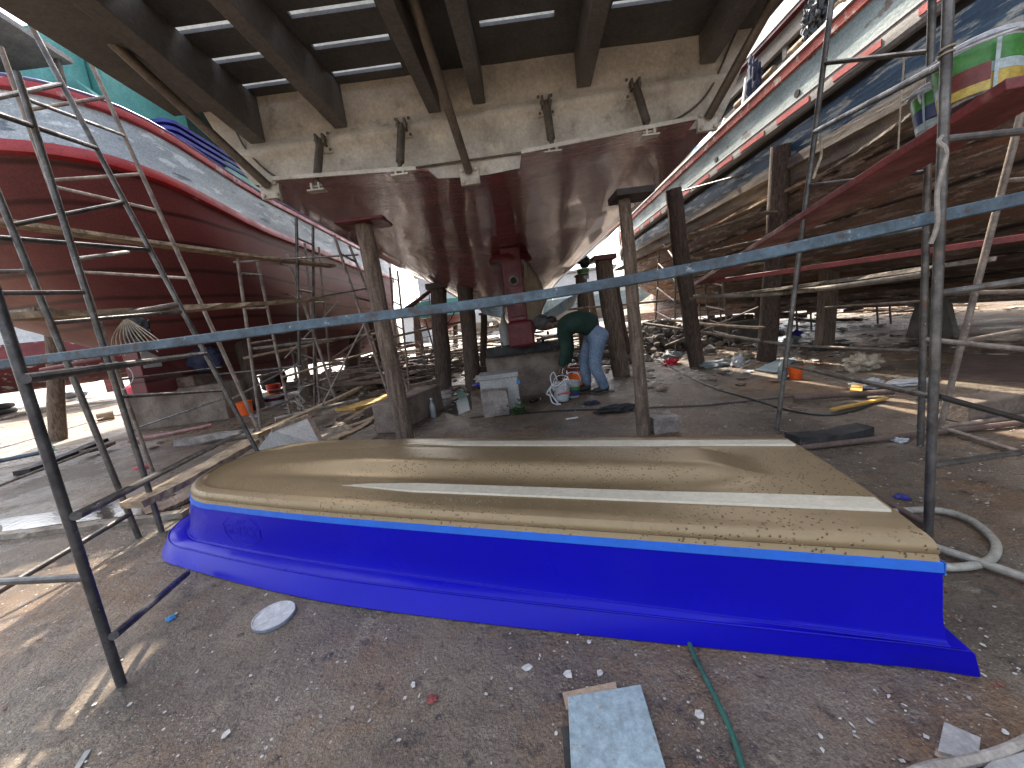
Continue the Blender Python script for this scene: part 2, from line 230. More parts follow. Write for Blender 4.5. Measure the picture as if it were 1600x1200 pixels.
def ground_material():
    m = bpy.data.materials.new('yard_ground'); m.use_nodes = True; t = m.node_tree; n = t.nodes; L = t.links; b = n['Principled BSDF']
    tc = n.new('ShaderNodeTexCoord'); vec = tc.outputs['Object']
    def nz(s, d=6, r=0.6, out='Fac'):
        k = n.new('ShaderNodeTexNoise'); k.inputs['Scale'].default_value = s; k.inputs['Detail'].default_value = d; k.inputs['Roughness'].default_value = r
        L.new(vec, k.inputs['Vector']); return k.outputs[out]
    def ramp(f, a, c, lo=0.0, hi=1.0):
        k = n.new('ShaderNodeMapRange'); k.inputs[1].default_value = a; k.inputs[2].default_value = c; k.inputs[3].default_value = lo; k.inputs[4].default_value = hi; L.new(f, k.inputs[0]); return k.outputs[0]
    def mix(f, A, B):
        k = n.new('ShaderNodeMix'); k.data_type = 'RGBA'; L.new(f, k.inputs[0])
        for i, v in ((6, A), (7, B)):
            if hasattr(v, 'is_linked'): L.new(v, k.inputs[i])
            else: k.inputs[i].default_value = (*v, 1)
        return k.outputs[2]
    def math_(op, a, c):
        k = n.new('ShaderNodeMath'); k.operation = op
        for i, v in ((0, a), (1, c)):
            if hasattr(v, 'is_linked'): L.new(v, k.inputs[i])
            else: k.inputs[i].default_value = v
        return k.outputs[0]
    col = mix(ramp(nz(1.3), 0.35, 0.65), (0.180, 0.142, 0.105), (0.078, 0.058, 0.042))
    col = mix(ramp(nz(0.9, 9, 0.72), 0.49, 0.63), col, (0.170, 0.092, 0.042))          # rust-brown patches
    col = mix(ramp(nz(0.45, 5), 0.58, 0.66), col, (0.235, 0.20, 0.155))                 # drier pale concrete
    col = mix(ramp(nz(3.5, 8, 0.75), 0.52, 0.66), col, (0.075, 0.055, 0.043))
    col = mix(ramp(nz(5.5, 8, 0.75), 0.56, 0.68), col, (0.21, 0.175, 0.13))
    col = mix(ramp(nz(14, 4, 0.7), 0.58, 0.70), col, (0.030, 0.023, 0.019))           # dark grit
    col = mix(ramp(nz(55, 3, 0.7), 0.60, 0.72), col, (0.21, 0.18, 0.155))             # light grit
    gk = n.new('ShaderNodeTexNoise'); gk.inputs['Scale'].default_value = 95; gk.inputs['Detail'].default_value = 5; gk.inputs['Roughness'].default_value = 0.8; L.new(vec, gk.inputs['Vector'])
    gv = n.new('ShaderNodeVectorMath'); gv.operation = 'SCALE'; L.new(col, gv.inputs[0]); L.new(ramp(gk.outputs['Fac'], 0.34, 0.66, 0.45, 1.65), gv.inputs['Scale']); col = gv.outputs[0]
    # paint flecks
    for s, thr, keep, cc in ((30, 0.16, 0.80, (0.55, 0.53, 0.50)), (75, 0.20, 0.72, (0.42, 0.39, 0.35)), (18, 0.10, 0.86, (0.6, 0.58, 0.55))):
        v = n.new('ShaderNodeTexVoronoi'); v.inputs['Scale'].default_value = s; L.new(vec, v.inputs['Vector'])
        sp = n.new('ShaderNodeSeparateColor'); L.new(v.outputs['Color'], sp.inputs[0])
        a = math_('LESS_THAN', v.outputs['Distance'], thr); k = math_('GREATER_THAN', sp.outputs[0], keep)
        cl = ramp(nz(0.8, 3), 0.45, 0.55)
        col = mix(math_('MULTIPLY', math_('MULTIPLY', a, k), cl), col, cc)
    # slab joints / cracks
    v = n.new('ShaderNodeTexVoronoi'); v.feature = 'DISTANCE_TO_EDGE'; v.inputs['Scale'].default_value = 0.23
    nv = n.new('ShaderNodeVectorMath'); nv.operation = 'ADD'; k = n.new('ShaderNodeVectorMath'); k.operation = 'SCALE'; k.inputs['Scale'].default_value = 0.8
    L.new(nz(2.0, 5, 0.6, 'Color'), k.inputs[0]); L.new(vec, nv.inputs[0]); L.new(k.outputs[0], nv.inputs[1]); L.new(nv.outputs[0], v.inputs['Vector'])
    crack = ramp(v.outputs['Distance'], 0.0035, 0.0)
    L.new(col, b.inputs['Base Color'])
    wet = ramp(nz(0.7, 6, 0.65), 0.40, 0.56)
    L.new(ramp(wet, 0, 1, 0.75, 0.20), b.inputs['Roughness'])
    h = math_('ADD', nz(9, 7, 0.7), math_('MULTIPLY', nz(60, 4, 0.7), 0.35))
    bp = n.new('ShaderNodeBump'); bp.inputs['Strength'].default_value = 0.9; bp.inputs['Distance'].default_value = 0.045; L.new(h, bp.inputs['Height']); L.new(bp.outputs[0], b.inputs['Normal'])
    return m
m_ground = ground_material()
m_water = M('wet_film', (0.05, 0.045, 0.04), (0.07, 0.06, 0.055), rough=0.06, rvar=0.03, scale=3, bump=0.12, bscale=18)

# ---------------------------------------------------------------- mesh helpers
class MB:
    def __init__(s): s.v = []; s.f = []; s.soft = False
    def add(s, vs, fs):
        o = len(s.v); s.v += [Vector(v) for v in vs]; s.f += [tuple(i + o for i in f) for f in fs]; return s
    def obox(s, c, ax, h):
        c = Vector(c); vs = []
        for sx in (-1, 1):
            for sy in (-1, 1):
                for sz in (-1, 1): vs.append(c + ax[0] * (h[0] * sx) + ax[1] * (h[1] * sy) + ax[2] * (h[2] * sz))
        return s.add(vs, [(0, 1, 3, 2), (4, 6, 7, 5), (0, 4, 5, 1), (2, 3, 7, 6), (0, 2, 6, 4), (1, 5, 7, 3)])
    def box(s, lo, hi):
        c = [(a + b) / 2 for a, b in zip(lo, hi)]; h = [abs(b - a) / 2 for a, b in zip(lo, hi)]
        return s.obox(c, (Vector((1, 0, 0)), Vector((0, 1, 0)), Vector((0, 0, 1))), h)
    def beam(s, p0, p1, wd, ht, up=(0, 0, 1)):
        p0, p1 = Vector(p0), Vector(p1); d = (p1 - p0); l = d.length; d.normalize()
        sd = d.cross(Vector(up)).normalized(); u = sd.cross(d).normalized()
        return s.obox((p0 + p1) / 2, (d, sd, u), (l / 2, wd / 2, ht / 2))
    def rough_beam(s, p0, p1, wd, ht, n=14, j=0.012, up=(0, 0, 1)):
        """plank with uneven ragged edges and a sag"""
        p0, p1 = Vector(p0), Vector(p1); d = (p1 - p0); d.normalize()
        sd = d.cross(Vector(up)).normalized(); u = sd.cross(d).normalized(); vs = []; fs = []
        for i in range(n + 1):
            t = i / n; c = p0.lerp(p1, t) - u * (0.02 * math.sin(math.pi * t))
            for a, b in ((-1, -1), (1, -1), (1, 1), (-1, 1)):
                vs.append(c + sd * (a * wd / 2 + random.uniform(-j, j)) + u * (b * ht / 2 + random.uniform(-j, j) * .4))
        for i in range(n):
            for k in range(4):
                a = i * 4 + k; b = i * 4 + (k + 1) % 4; fs.append((a, b, b + 4, a + 4))
        fs += [(3, 2, 1, 0), tuple(n * 4 + k for k in range(4))]
        return s.add(vs, fs)
    def tube(s, path, r, n=10, cap=True):
        path = [Vector(p) for p in path]; m = len(path); rs = r if isinstance(r, (list, tuple)) else [r] * m
        vs = []; fs = []; prev = None
        for i, p in enumerate(path):
            d = (path[min(i + 1, m - 1)] - path[max(i - 1, 0)]).normalized()
            if prev is None:
                a = d.orthogonal().normalized()
            else:
                a = (prev - d * prev.dot(d)); a = a.normalized() if a.length > 1e-6 else d.orthogonal().normalized()
            prev = a; b = d.cross(a)
            for k in range(n):
                an = 2 * math.pi * k / n; vs.append(p + (a * math.cos(an) + b * math.sin(an)) * rs[i])
        for i in range(m - 1):
            for k in range(n): fs.append((i * n + k, i * n + (k + 1) % n, (i + 1) * n + (k + 1) % n, (i + 1) * n + k))
        if cap: fs += [tuple(range(n - 1, -1, -1)), tuple((m - 1) * n + k for k in range(n))]
        return s.add(vs, fs)
    def log(s, p0, p1, ra, rb, n=12, seg=12, wob=0.03, bumpy=0.10):
        p0, p1 = Vector(p0), Vector(p1); sd = random.uniform(0, 99); d = (p1 - p0).normalized(); a = d.orthogonal().normalized(); b = d.cross(a)
        vs = []; fs = []
        for i in range(seg + 1):
            t = i / seg; c = p0.lerp(p1, t) + a * (noise.noise(Vector((t * 2.5, sd, 0))) * wob) + b * (noise.noise(Vector((t * 2.5, 0, sd))) * wob)
            r = ra + (rb - ra) * t
            for k in range(n):
                an = 2 * math.pi * k / n
                q = r * (1 + bumpy * noise.noise(Vector((math.cos(an) * 1.4, math.sin(an) * 1.4, t * 5 + sd))) + 0.05 * noise.noise(Vector((math.cos(an) * 4, math.sin(an) * 4, t * 12 + sd))))
                vs.append(c + (a * math.cos(an) + b * math.sin(an)) * q)
        for i in range(seg):
            for k in range(n): fs.append((i * n + k, i * n + (k + 1) % n, (i + 1) * n + (k + 1) % n, (i + 1) * n + k))
        fs += [tuple(range(n - 1, -1, -1)), tuple(seg * n + k for k in range(n))]
        return s.add(vs, fs)
    def lathe(s, c, prof, n=24, axis=Vector((0, 0, 1)), squash=1.0):
        c = Vector(c); axis = Vector(axis).normalized(); a = axis.orthogonal().normalized(); b = axis.cross(a); vs = []; fs = []
        for (r, h) in prof:
            for k in range(n):
                an = 2 * math.pi * k / n; vs.append(c + axis * h + a * (r * math.cos(an)) + b * (r * math.sin(an) * squash))
        for i in range(len(prof) - 1):
            for k in range(n): fs.append((i * n + k, i * n + (k + 1) % n, (i + 1) * n + (k + 1) % n, (i + 1) * n + k))
        fs += [tuple(range(n - 1, -1, -1)), tuple((len(prof) - 1) * n + k for k in range(n))]
        return s.add(vs, fs)
    def grid(s, rows, closed=False):
        m = len(rows[0]); vs = [p for r in rows for p in r]; fs = []
        for i in range(len(rows) - 1):
            for k in range(m if closed else m - 1):
                fs.append((i * m + k, i * m + (k + 1) % m, (i + 1) * m + (k + 1) % m, (i + 1) * m + k))
        return s.add(vs, fs)
    def prism(s, poly, off):
        off = Vector(off); n = len(poly); vs = [Vector(p) for p in poly] + [Vector(p) + off for p in poly]
        fs = [tuple(range(n - 1, -1, -1)), tuple(range(n, 2 * n))] + [(k, (k + 1) % n, n + (k + 1) % n, n + k) for k in range(n)]
        return s.add(vs, fs)
    def blob(s, c, r, amp=0.25, freq=1.5, sub=3, seed=0, flat=None):
        s.soft = True; bm = bmesh.new(); bmesh.ops.create_icosphere(bm, subdivisions=max(sub, 4), radius=1); c = Vector(c); vs = []
        for v in bm.verts:
            q = v.co.copy(); k = 1 + amp * noise.fractal(q * freq + Vector((seed * 3.7, seed, 0)), 0.8, 2.1, 4)
            p = Vector((q.x * r[0] * k, q.y * r[1] * k, q.z * r[2] * k)) + c
            if flat is not None and p.z < flat: p.z = flat
            vs.append(p)
        fs = [tuple(v.index for v in f.verts) for f in bm.faces]; bm.free()
        return s.add(vs, fs)
    def build(s, name, mat, parent=None, loc=None, smooth=35, bev=0.0):
        o0 = parent['_o'] if parent is not None else (loc if loc is not None else s.v[0])
        o0 = Vector(o0)
        me = bpy.data.meshes.new(name); me.from_pydata([tuple(v - o0) for v in s.v], [], s.f); me.materials.append(mat)
        bm = bmesh.new(); bm.from_mesh(me); bmesh.ops.recalc_face_normals(bm, faces=bm.faces); bm.to_mesh(me); bm.free()
        me.update()
        if s.soft and smooth: smooth = 70
        if smooth:
            me.shade_smooth(); me.set_sharp_from_angle(angle=rad(smooth))
        o = bpy.data.objects.new(name, me); C.objects.link(o)
        if parent is not None: o.parent = parent; o['_o'] = tuple(o0)
        else: o.location = o0; o['_o'] = tuple(o0)
        if bev:
            md = o.modifiers.new('bevel', 'BEVEL'); md.width = bev; md.segments = 2; md.limit_method = 'ANGLE'; md.angle_limit = rad(40)
        return o

def tag(o, label, cat, group=None, kind=None):
    o['label'] = label; o['category'] = cat
    if group: o['group'] = group
    if kind: o['kind'] = kind
    return o
def thing(name, loc, label, cat, group=None):
    o = bpy.data.objects.new(name, None); C.objects.link(o); o.location = Vector(loc); o.empty_display_size = 0.1; o['_o'] = tuple(loc)
    return tag(o, label, cat, group)
def single(name, mb, mat, label, cat, group=None, loc=None, smooth=35, bev=0.0):
    if loc is None:
        zmin = min(v.z for v in mb.v); n = len(mb.v); loc = Vector((sum(v.x for v in mb.v) / n, sum(v.y for v in mb.v) / n, zmin))
    return tag(mb.build(name, mat, None, loc, smooth, bev), label, cat, group)
def structure(o): o['kind'] = 'structure'; return o
XA, YA, ZA = Vector((1, 0, 0)), Vector((0, 1, 0)), Vector((0, 0, 1))
def rect_pts(a, b, n): return [a.lerp(b, i / n) for i in range(n + 1)]
def text_mesh(body, size, depth, origin, xax, yax, mat, name, parent, bold=0.0):
    cu = bpy.data.curves.new('txt', 'FONT'); cu.body = body; cu.size = size; cu.extrude = depth; cu.align_x = 'CENTER'; cu.align_y = 'CENTER'; cu.offset = bold; cu.resolution_u = 3
    ob = bpy.data.objects.new('txt', cu); me = bpy.data.meshes.new_from_object(ob)
    bpy.data.objects.remove(ob); bpy.data.curves.remove(cu)
    xax = Vector(xax).normalized(); yax = Vector(yax); yax = (yax - xax * yax.dot(xax)).normalized(); zax = xax.cross(yax)
    o0 = Vector(parent['_o'])
    for v in me.vertices: v.co = Vector(origin) + xax * v.co.x + yax * v.co.y + zax * v.co.z - o0
    me.materials.clear(); me.materials.append(mat); me.name = name
    o = bpy.data.objects.new(name, me); C.objects.link(o); o.parent = parent; o['_o'] = tuple(o0)
    return o

# ---------------------------------------------------------------- ground
g = MB(); NG = 40
g.grid([[Vector((-200 + 400 * i / NG, -60 + 400 * j / NG, 0)) for i in range(NG + 1)] for j in range(NG + 1)])
ground = structure(g.build('ground', m_ground, None, (0, 0, 0), smooth=0))

def puddle(pts, z=0.004, name='puddle'):
    mb = MB(); c = sum((Vector(p) for p in pts), Vector()) / len(pts); n = len(pts); vs = []
    for i in range(n):
        a, b = Vector(pts[i]), Vector(pts[(i + 1) % n])
        for k in range(5):
            q = a.lerp(b, k / 5); dr = (q - c); q = c + dr * (1 + 0.10 * noise.noise(q * 3.0)); q.z = z; vs.append(q)
    mb.add(vs, [tuple(range(len(vs)))]); return structure(mb.build(name, m_water, None, (c.x, c.y, z), smooth=0))
puddle([G(*p) for p in ((0, 812), (120, 795), (235, 775), (300, 770), (285, 797), (150, 812), (0, 832))])
puddle([G(*p) for p in ((690, 620), (712, 608), (735, 612), (738, 640), (715, 650), (686, 645))])
puddle([G(*p) for p in ((20, 1178), (330, 1196), (460, 1190), (500, 1200), (480, 1212), (330, 1215))], 0.004) if False else None
puddle([G(*p) for p in ((1130, 520), (1210, 512), (1240, 530), (1180, 545), (1120, 535))])
puddle([G(*p) for p in ((520, 655), (640, 610), (650, 620), (560, 670))])

# ================================================================ central boat on stilts
YT = 3.65
boat = thing('fishing_boat', (0, YT, 0), 'big boat propped on stilts in the middle with slotted swim platform and glossy red bottom', 'boat')
KEEL = [(3.65, 2.57, 2.05, 2.74), (4.4, 2.56, 2.08, 2.73), (5.2, 2.53, 2.1, 2.72), (6.2, 2.42, 2.1, 2.70), (7.0, 2.2, 2.1, 2.68), (7.8, 1.9, 2.1, 2.66),
        (8.6, 1.62, 2.08, 2.65), (10, 1.3, 2.02, 2.70), (13, 1.05, 1.7, 2.9), (16, 1.05, 1.05, 3.4), (18.2, 1.7, .12, 4.1)]
def hull_z(x, y):
    for (a, b) in zip(KEEL, KEEL[1:]):
        if a[0] <= y <= b[0]:
            t = (y - a[0]) / (b[0] - a[0]); zk, xc, zc = [a[i] + (b[i] - a[i]) * t for i in (1, 2, 3)]
            return zk + (zc - zk) * min(1, abs(x) / xc) ** 1.25
    return 2.6
rows = []
for (a, b) in zip(KEEL, KEEL[1:]):
    for k in range(4):
        t = k / 4; y, zk, xc, zc = [a[i] + (b[i] - a[i]) * t for i in range(4)]
        rows.append([Vector((xc * s / 16, y, zk + (zc - zk) * abs(s / 16) ** 1.25 + .016 * noise.noise(Vector((xc * s / 16 * 2.6, y * .12, 5))) * min(1, y - 3.6))) for s in [q / 3 for q in range(-48, 49)]])
y, zk, xc, zc = KEEL[-1]; rows.append([Vector((xc * s / 16, y, zk + (zc - zk) * abs(s / 16) ** 1.25)) for s in [q / 3 for q in range(-48, 49)]])
MB().grid(rows).build('hull_bottom', m_hullred, boat, smooth=40)
# topsides
for sgn in (-1, 1):
    rr = []
    for (y, zk, xc, zc) in KEEL:
        f = 0.42 if y < 12 else 0.42 + 0.05 * (y - 12)
        rr.append([Vector((sgn * xc, y, zc)), Vector((sgn * (xc + f * .5), y, zc + .45)), Vector((sgn * (xc + f), y, 3.5 + max(0, y - 12) * .1)), Vector((sgn * (xc + f + .05), y, 4.6 + max(0, y - 8) * .08))])
    MB().grid(rr).build('topside', M('hull_side_red', (0.17, 0.075, 0.062), (0.12, 0.05, 0.043), rough=0.5, scale=2, bump=0.2) if sgn < 0 else MATS['hull_side_red'], boat)
# deck over it all
dk = MB(); dk.grid([[Vector((-(xc + .47), y, 4.6 + max(0, y - 8) * .08)), Vector(((xc + .47), y, 4.6 + max(0, y - 8) * .08))] for (y, zk, xc, zc) in KEEL]); dk.build('deck', m_platform, boat, smooth=0)
# cabin
MB().box((-1.7, 6, 4.62), (1.7, 12, 6.6)).build('cabin', m_white, boat, smooth=0)
# transom (curved fairing band at mid height)
TR = []
for i in range(49):
    s = -1 + 2 * i / 48; col = []
    for k in range(57):
        t = k / 56
        xb = 2.05 * s; zb = 2.57 + 0.17 * abs(s) ** 1.25; xt = 2.5 * s; zt = 4.6
        z = zb + (zt - zb) * t; fl = min(1, (z - zb) / 0.9) ** 0.8 if z > zb else 0
        x = xb + (2.43 * s - xb) * fl + (xt - 2.43 * s) * t
        ridge = (0.055 * math.exp(-((z - 3.03 - 0.05 * s) / 0.055) ** 2) + 0.02 * noise.noise(Vector((x * 2.2, z * 2.6, 3.1)))) * (1 if abs(s) < .98 else 0)
        col.append(Vector((x, YT - 0.01 - ridge - .02 * t, z)))
    TR.append(col)
MB().grid(TR).build('transom', m_transom, boat, smooth=60)
# slotted platform
def plate(xs, ys, holes, z0, z1, skew=0.0):
    mb = MB()
    def inside(i, j): return 0 <= i < len(xs) - 1 and 0 <= j < len(ys) - 1 and (i, j) not in holes
    def P(i, j, z): return Vector((xs[i], ys[j], z))
    for i in range(len(xs) - 1):
        for j in range(len(ys) - 1):
            if not inside(i, j): continue
            mb.add([P(i, j, z0), P(i, j + 1, z0), P(i + 1, j + 1, z0), P(i + 1, j, z0)], [(0, 1, 2, 3)])
            mb.add([P(i, j, z1), P(i + 1, j, z1), P(i + 1, j + 1, z1), P(i, j + 1, z1)], [(0, 1, 2, 3)])
            for di, dj, a, b in ((-1, 0, (0, 0), (0, 1)), (1, 0, (1, 1), (1, 0)), (0, -1, (1, 0), (0, 0)), (0, 1, (0, 1), (1, 1))):
                if not inside(i + di, j + dj):
                    mb.add([P(i + a[0], j + a[1], z0), P(i + b[0], j + b[1], z0), P(i + b[0], j + b[1], z1), P(i + a[0], j + a[1], z1)], [(0, 1, 2, 3)])
    return mb
cols = [(-1.97, -1.50), (-1.14, -.57), (.10, .65), (1.07, 1.62)]
xs = sorted([-2.58, 2.44] + [v for c in cols for v in c])
ysl = [1.95, 2.26, 2.57, 2.88, 3.18, 3.49]
ys = sorted([1.5, YT - .012] + [v for q in ysl for v in (q - .03, q + .03)])
holes = set()
for c in cols:
    i = xs.index(c[0])
    for q in ysl: 
        if c[0] > 0 and q == 3.49: continue
        holes.add((i, ys.index(q - .03)))
plat = plate(xs, ys, holes, 3.43, 3.455).build('swim_platform', m_platform, boat, smooth=0)
# dark foam in the right slots is left as open slot; tapered beams
for (xe, ze, xa, wd) in ((-1.93, 3.06, -1.93, .13), (-1.19, 3.09, -1.36, .11), (-.37, 3.11, -.46, .105), (0.02, 3.13, -.06, .11), (.92, 3.15, .84, .12), (1.97, 3.20, 1.88, .13)):
    mb = MB(); vs = []
    for y, x, zb in ((YT - .03, xe, ze), (1.55, xa - (.05 if xa < 0 else 0), 3.27)):
        for sx in (-1, 1):
            for z in (zb, 3.426): vs.append(Vector((x + sx * wd / 2, y, z)))
    mb.add(vs, [(0, 1, 3, 2), (4, 6, 7, 5), (0, 4, 5, 1), (2, 3, 7, 6), (0, 2, 6, 4), (1, 5, 7, 3)])
    mb.build('platform_beam', m_beam, boat, smooth=0, bev=.006)
# outer side beam of the platform (left), wide
mb = MB(); vs = []
for y, zb in ((YT - .03, 3.36), (1.5, 3.38)):
    for x in (-2.60, -2.02):
        for z in (zb, 3.427): vs.append(Vector((x, y, z)))
mb.add(vs, [(0, 1, 3, 2), (4, 6, 7, 5), (0, 4, 5, 1), (2, 3, 7, 6), (0, 2, 6, 4), (1, 5, 7, 3)]); ob = mb.build('side_plate', m_beam, boat, smooth=0)
# struts
for (b, t, r) in ((Y(415, 288, 3.60), G(153, 44, 3.42), .036), (Y(733, 268, 3.60), Vector((-.32, 2.62, 3.42)), .036), (Y(1103, 187, 3.60), Vector((2.24, 2.9, 3.42)), .036)):
    st = MB().tube([b, t], r, 12).build('strut', m_strut, boat)
    bk = MB().obox(b + Vector((0, .03, -.03)), (XA, YA, ZA), (.085, .02, .07)); bk.build('strut_bracket', m_transom, boat, smooth=0, bev=.006)
    for sx in (-.06, .06):
        for sz in (-.075, .02): MB().lathe(b + Vector((sx, .012, sz)), [(.018, 0), (.018, .02), (.008, .026)], 8, Vector((0, -1, 0))).build('bolt', m_transom, boat)
    MB().obox(t + Vector((0, 0, .0)), (XA, YA, ZA), (.07, .05, .012)).build('strut_bracket', m_beam, boat, smooth=0)
# trim tabs with rams
def tab(p, thick=.018):
    poly = [Vector(q) for q in p]; return MB().prism(poly, (0, 0, -thick))
tl = [(-1.70, YT - .02, 2.655), (-.42, YT - .02, 2.59), (-.46, 3.40, 2.585), (-.55, 3.34, 2.585), (-1.72, 3.34, 2.65)]
tr = [(.30, YT - .02, 2.59), (1.74, YT - .02, 2.67), (1.72, 3.34, 2.68), (.31, 3.34, 2.60)]
for q in (tl, tr):
    o = tab(q).build('trim_tab', m_hullred, boat, smooth=0, bev=.004)
    e0, e1 = (Vector(q[3]), Vector(q[4])) if q is tl else (Vector(q[2]), Vector(q[3]))
    MB().beam(e0 + Vector((0, -.006, -.004)), e1 + Vector((0, -.006, -.004)), .012, .03).build('tab_edge', m_transom, o, smooth=0)
for (tp, bt) in (((498, 216), (493, 289)), ((627, 193), (625, 266)), ((853, 160), (864, 232)), ((991, 135), (1014, 208))):
    a = Y(*tp, 3.56); b = Y(*bt, 3.36)
    ax = (b - a).normalized()
    ram = MB().tube([a, a.lerp(b, .12), a.lerp(b, .14), a.lerp(b, .80), a.lerp(b, .82), b], [.02, .02, .034, .034, .018, .018], 12).build('hydraulic_ram', m_strut, boat)
    MB().obox(a + Vector((0, .06, 0)), (XA, YA, ZA), (.07, .012, .085)).build('ram_plate', m_transom, ram, smooth=0, bev=.004)
    k = MB()
    for sx in (-.055, .055):
        for sz in (-.065, .065): k.lathe(a + Vector((sx, .05, sz)), [(.012, 0), (.012, .012), (.005, .016)], 8, Vector((0, -1, 0)))
    for sx in (-.03, .03): k.obox(a + Vector((sx, .02, 0)), (XA, YA, ZA), (.009, .045, .04))
    k.tube([a + Vector((-.05, 0, 0)), a + Vector((.05, 0, 0))], .013, 8)
    k.build('ram_hinge', m_strut, ram)
    k = MB()
    for sx in (-.03, .03): k.obox(b + Vector((sx, 0, -.01)), (XA, YA, ZA), (.008, .03, .03))
    k.tube([b + Vector((-.05, 0, 0)), b + Vector((.05, 0, 0))], .011, 8); k.obox(b + Vector((0, 0, -.035)), (XA, YA, ZA), (.07, .035, .006))
    k.build('ram_foot', m_transom, ram, smooth=0)
def smooth_path(pts, n=6):
    pts = [Vector(p) for p in pts]; o = []
    for i in range(len(pts) - 1):
        p0, p1, p2, p3 = pts[max(i - 1, 0)], pts[i], pts[i + 1], pts[min(i + 2, len(pts) - 1)]
        for k in range(n):
            t = k / n; o.append(0.5 * ((2 * p1) + (p2 - p0) * t + (2 * p0 - 5 * p1 + 4 * p2 - p3) * t * t + (3 * p1 - p0 - 3 * p2 + p3) * t ** 3))
    return o + [pts[-1]]
MB().tube(smooth_path([Y(px, py, 3.612) for px, py in ((358, 190), (378, 228), (410, 262), (445, 280), (500, 280), (700, 254), (820, 238), (960, 214), (1020, 203), (1070, 180), (1105, 145), (1135, 80), (1150, 45))]), .009, 8).build('hydraulic_hose', m_strut, boat)
# skeg box with stern bearing
sb = Y(798, 390, 6.25); zt = hull_z(0, 6.25)
sx = Y(797, 440, 6.25).x
MB().box((sx - .155, 6.18, 1.28), (sx + .155, 6.75, zt + .02)).build('skeg', m_red_gloss, boat, smooth=0, bev=.02)
MB().lathe((sx, 6.5, zt - .16), [(.40, -.02), (.40, .04), (.36, .10)], 28, ZA, .75).build('skeg_flange', m_red_gloss, boat)
mb = MB(); mb.lathe((sx, 6.17, Y(798, 440, 6.2).z), [(.125, 0), (.125, -.015)], 24, YA); o = mb.build('bearing_plate', m_red_gloss, boat)
mb = MB(); mb.lathe((sx, 6.15, Y(798, 440, 6.2).z), [(.055, .02), (.075, .02), (.075, -.05), (.052, -.05), (.052, .0)], 20, YA); o = mb.build('stern_bearing', m_strut, boat)
MB().lathe((sx, 6.125, Y(798, 440, 6.2).z), [(.05, 0), (.05, .003)], 16, YA).build('shaft_hole', m_black, o)
MB().box((sx - .12, 6.14, Y(800, 480, 6.2).z - .16), (sx + .12, 6.19, Y(800, 480, 6.2).z + .14)).build('skeg_cover', m_red_gloss, boat, smooth=0, bev=.01)
MB().box((sx - .18, 6.0, .88), (sx + .22, 6.6, 1.285)).build('skeg_foot', m_red_gloss, boat, smooth=0, bev=.04)
# deadwood keel behind the skeg, masked with paper
rows = []
for i in range(9):
    y = 6.75 + .32 * i; zt = hull_z(0, y) + .02; zb = max(.92, 1.2 - .04 * i)
    rows.append([Vector((sx + .13 + .05 * noise.noise(Vector((y * 2, k * .8, 1))), y, zb + (zt - zb) * k / 8)) for k in range(9)])
rows2 = [[Vector((p.x - .26, p.y, p.z)) for p in r] for r in rows]
mb = MB(); mb.grid(rows); mb.grid(rows2); mb.grid([rows[0], rows2[0]]); mb.grid([rows[-1], rows2[-1]]); mb.build('keel', m_masking, boat, smooth=60)
boat.rotation_euler.z = rad(-1.2)

MB().box((2.62, 4.6, 5.90), (3.45, 17, 5.94)).build('shade_slab', m_platform, boat, smooth=0)  # unseen slab added only to shade the ground right of this boat
for y in (5.5, 9.0, 12.5): MB().box((1.5, y, 5.82), (3.45, y + .08, 5.895)).build('shade_bearer', m_beam, boat, smooth=0)  # bearers for the added shading slab
# plastic wrap hung under the hull, masking sheet by the skeg
def sheet(name, pts, mat, label, cat, n=10, amp=.05, fr=2.2, thick=.006, group=None):
    a, b, c, d = [Vector(p) for p in pts]; rows = []
    nor = (b - a).cross(d - a).normalized()
    for i in range(n + 1):
        r = []
        for j in range(n + 1):
            p = a.lerp(b, i / n).lerp(d.lerp(c, i / n), j / n); r.append(p + nor * (amp * noise.fractal(p * fr, 1, 2, 3)))
        rows.append(r)
    mb = MB().grid(rows); o = single(name, mb, mat, label, cat, group, smooth=60)
    md = o.modifiers.new('solid', 'SOLIDIFY'); md.thickness = thick
    return o
sheet('plastic_sheet', (Y(745, 478, 8.6), Y(788, 468, 8.2), Y(786, 496, 8.2), Y(752, 492, 8.6)), m_wrap, 'crumpled pale blue plastic sheet wrapped round the keel left of the red skeg', 'plastic sheet', amp=.10)
sheet('plastic_sheet', (Y(834, 500, 7.4), Y(905, 455, 8.6), Y(898, 476, 8.6), Y(846, 512, 7.4)), m_wrap, 'crumpled pale plastic sheet draped below the hull above the bending man', 'plastic sheet', amp=.10)
sheet('masking_sheet', (Y(818, 395, 6.5), Y(858, 462, 7.0), Y(826, 545, 6.6), Y(818, 540, 6.4)), m_masking, 'beige masking paper hanging beside the red skeg', 'masking sheet', amp=.06)

# ================================================================ left boat
lb = thing('fishing_boat', (-7.2, 5, 0), 'maroon fishing boat on the left with rounded stern, red rub rails and grey primer topsides', 'boat')
def uplan(hb, ys_, yend, L, xc=-7.2, n=26, nexp=3.2, tip=0.0):
    """one side from bow to stern, round the stern and back"""
    pts = []
    for i in range(n + 1):
        t = i / n
        y = yend + (ys_ + L - yend) * t
        bowt = max(0, (y - 15) / (yend - 15)) if yend > 15 else 0
        pts.append((xc + hb * (1 - bowt ** 2.2 * (1 - tip)), y))
    for i in range(1, 25):
        a = (math.pi) * i / 24 - 0
        cx = math.copysign(abs(math.cos(a)) ** (2 / nexp), math.cos(a)); sy = abs(math.sin(a)) ** (2 / nexp)
        pts.append((xc + hb * cx, ys_ + L - L * sy))
    for i in range(n, -1, -1):
        pts.append((2 * xc - pts[i][0], pts[i][1]))
    return pts
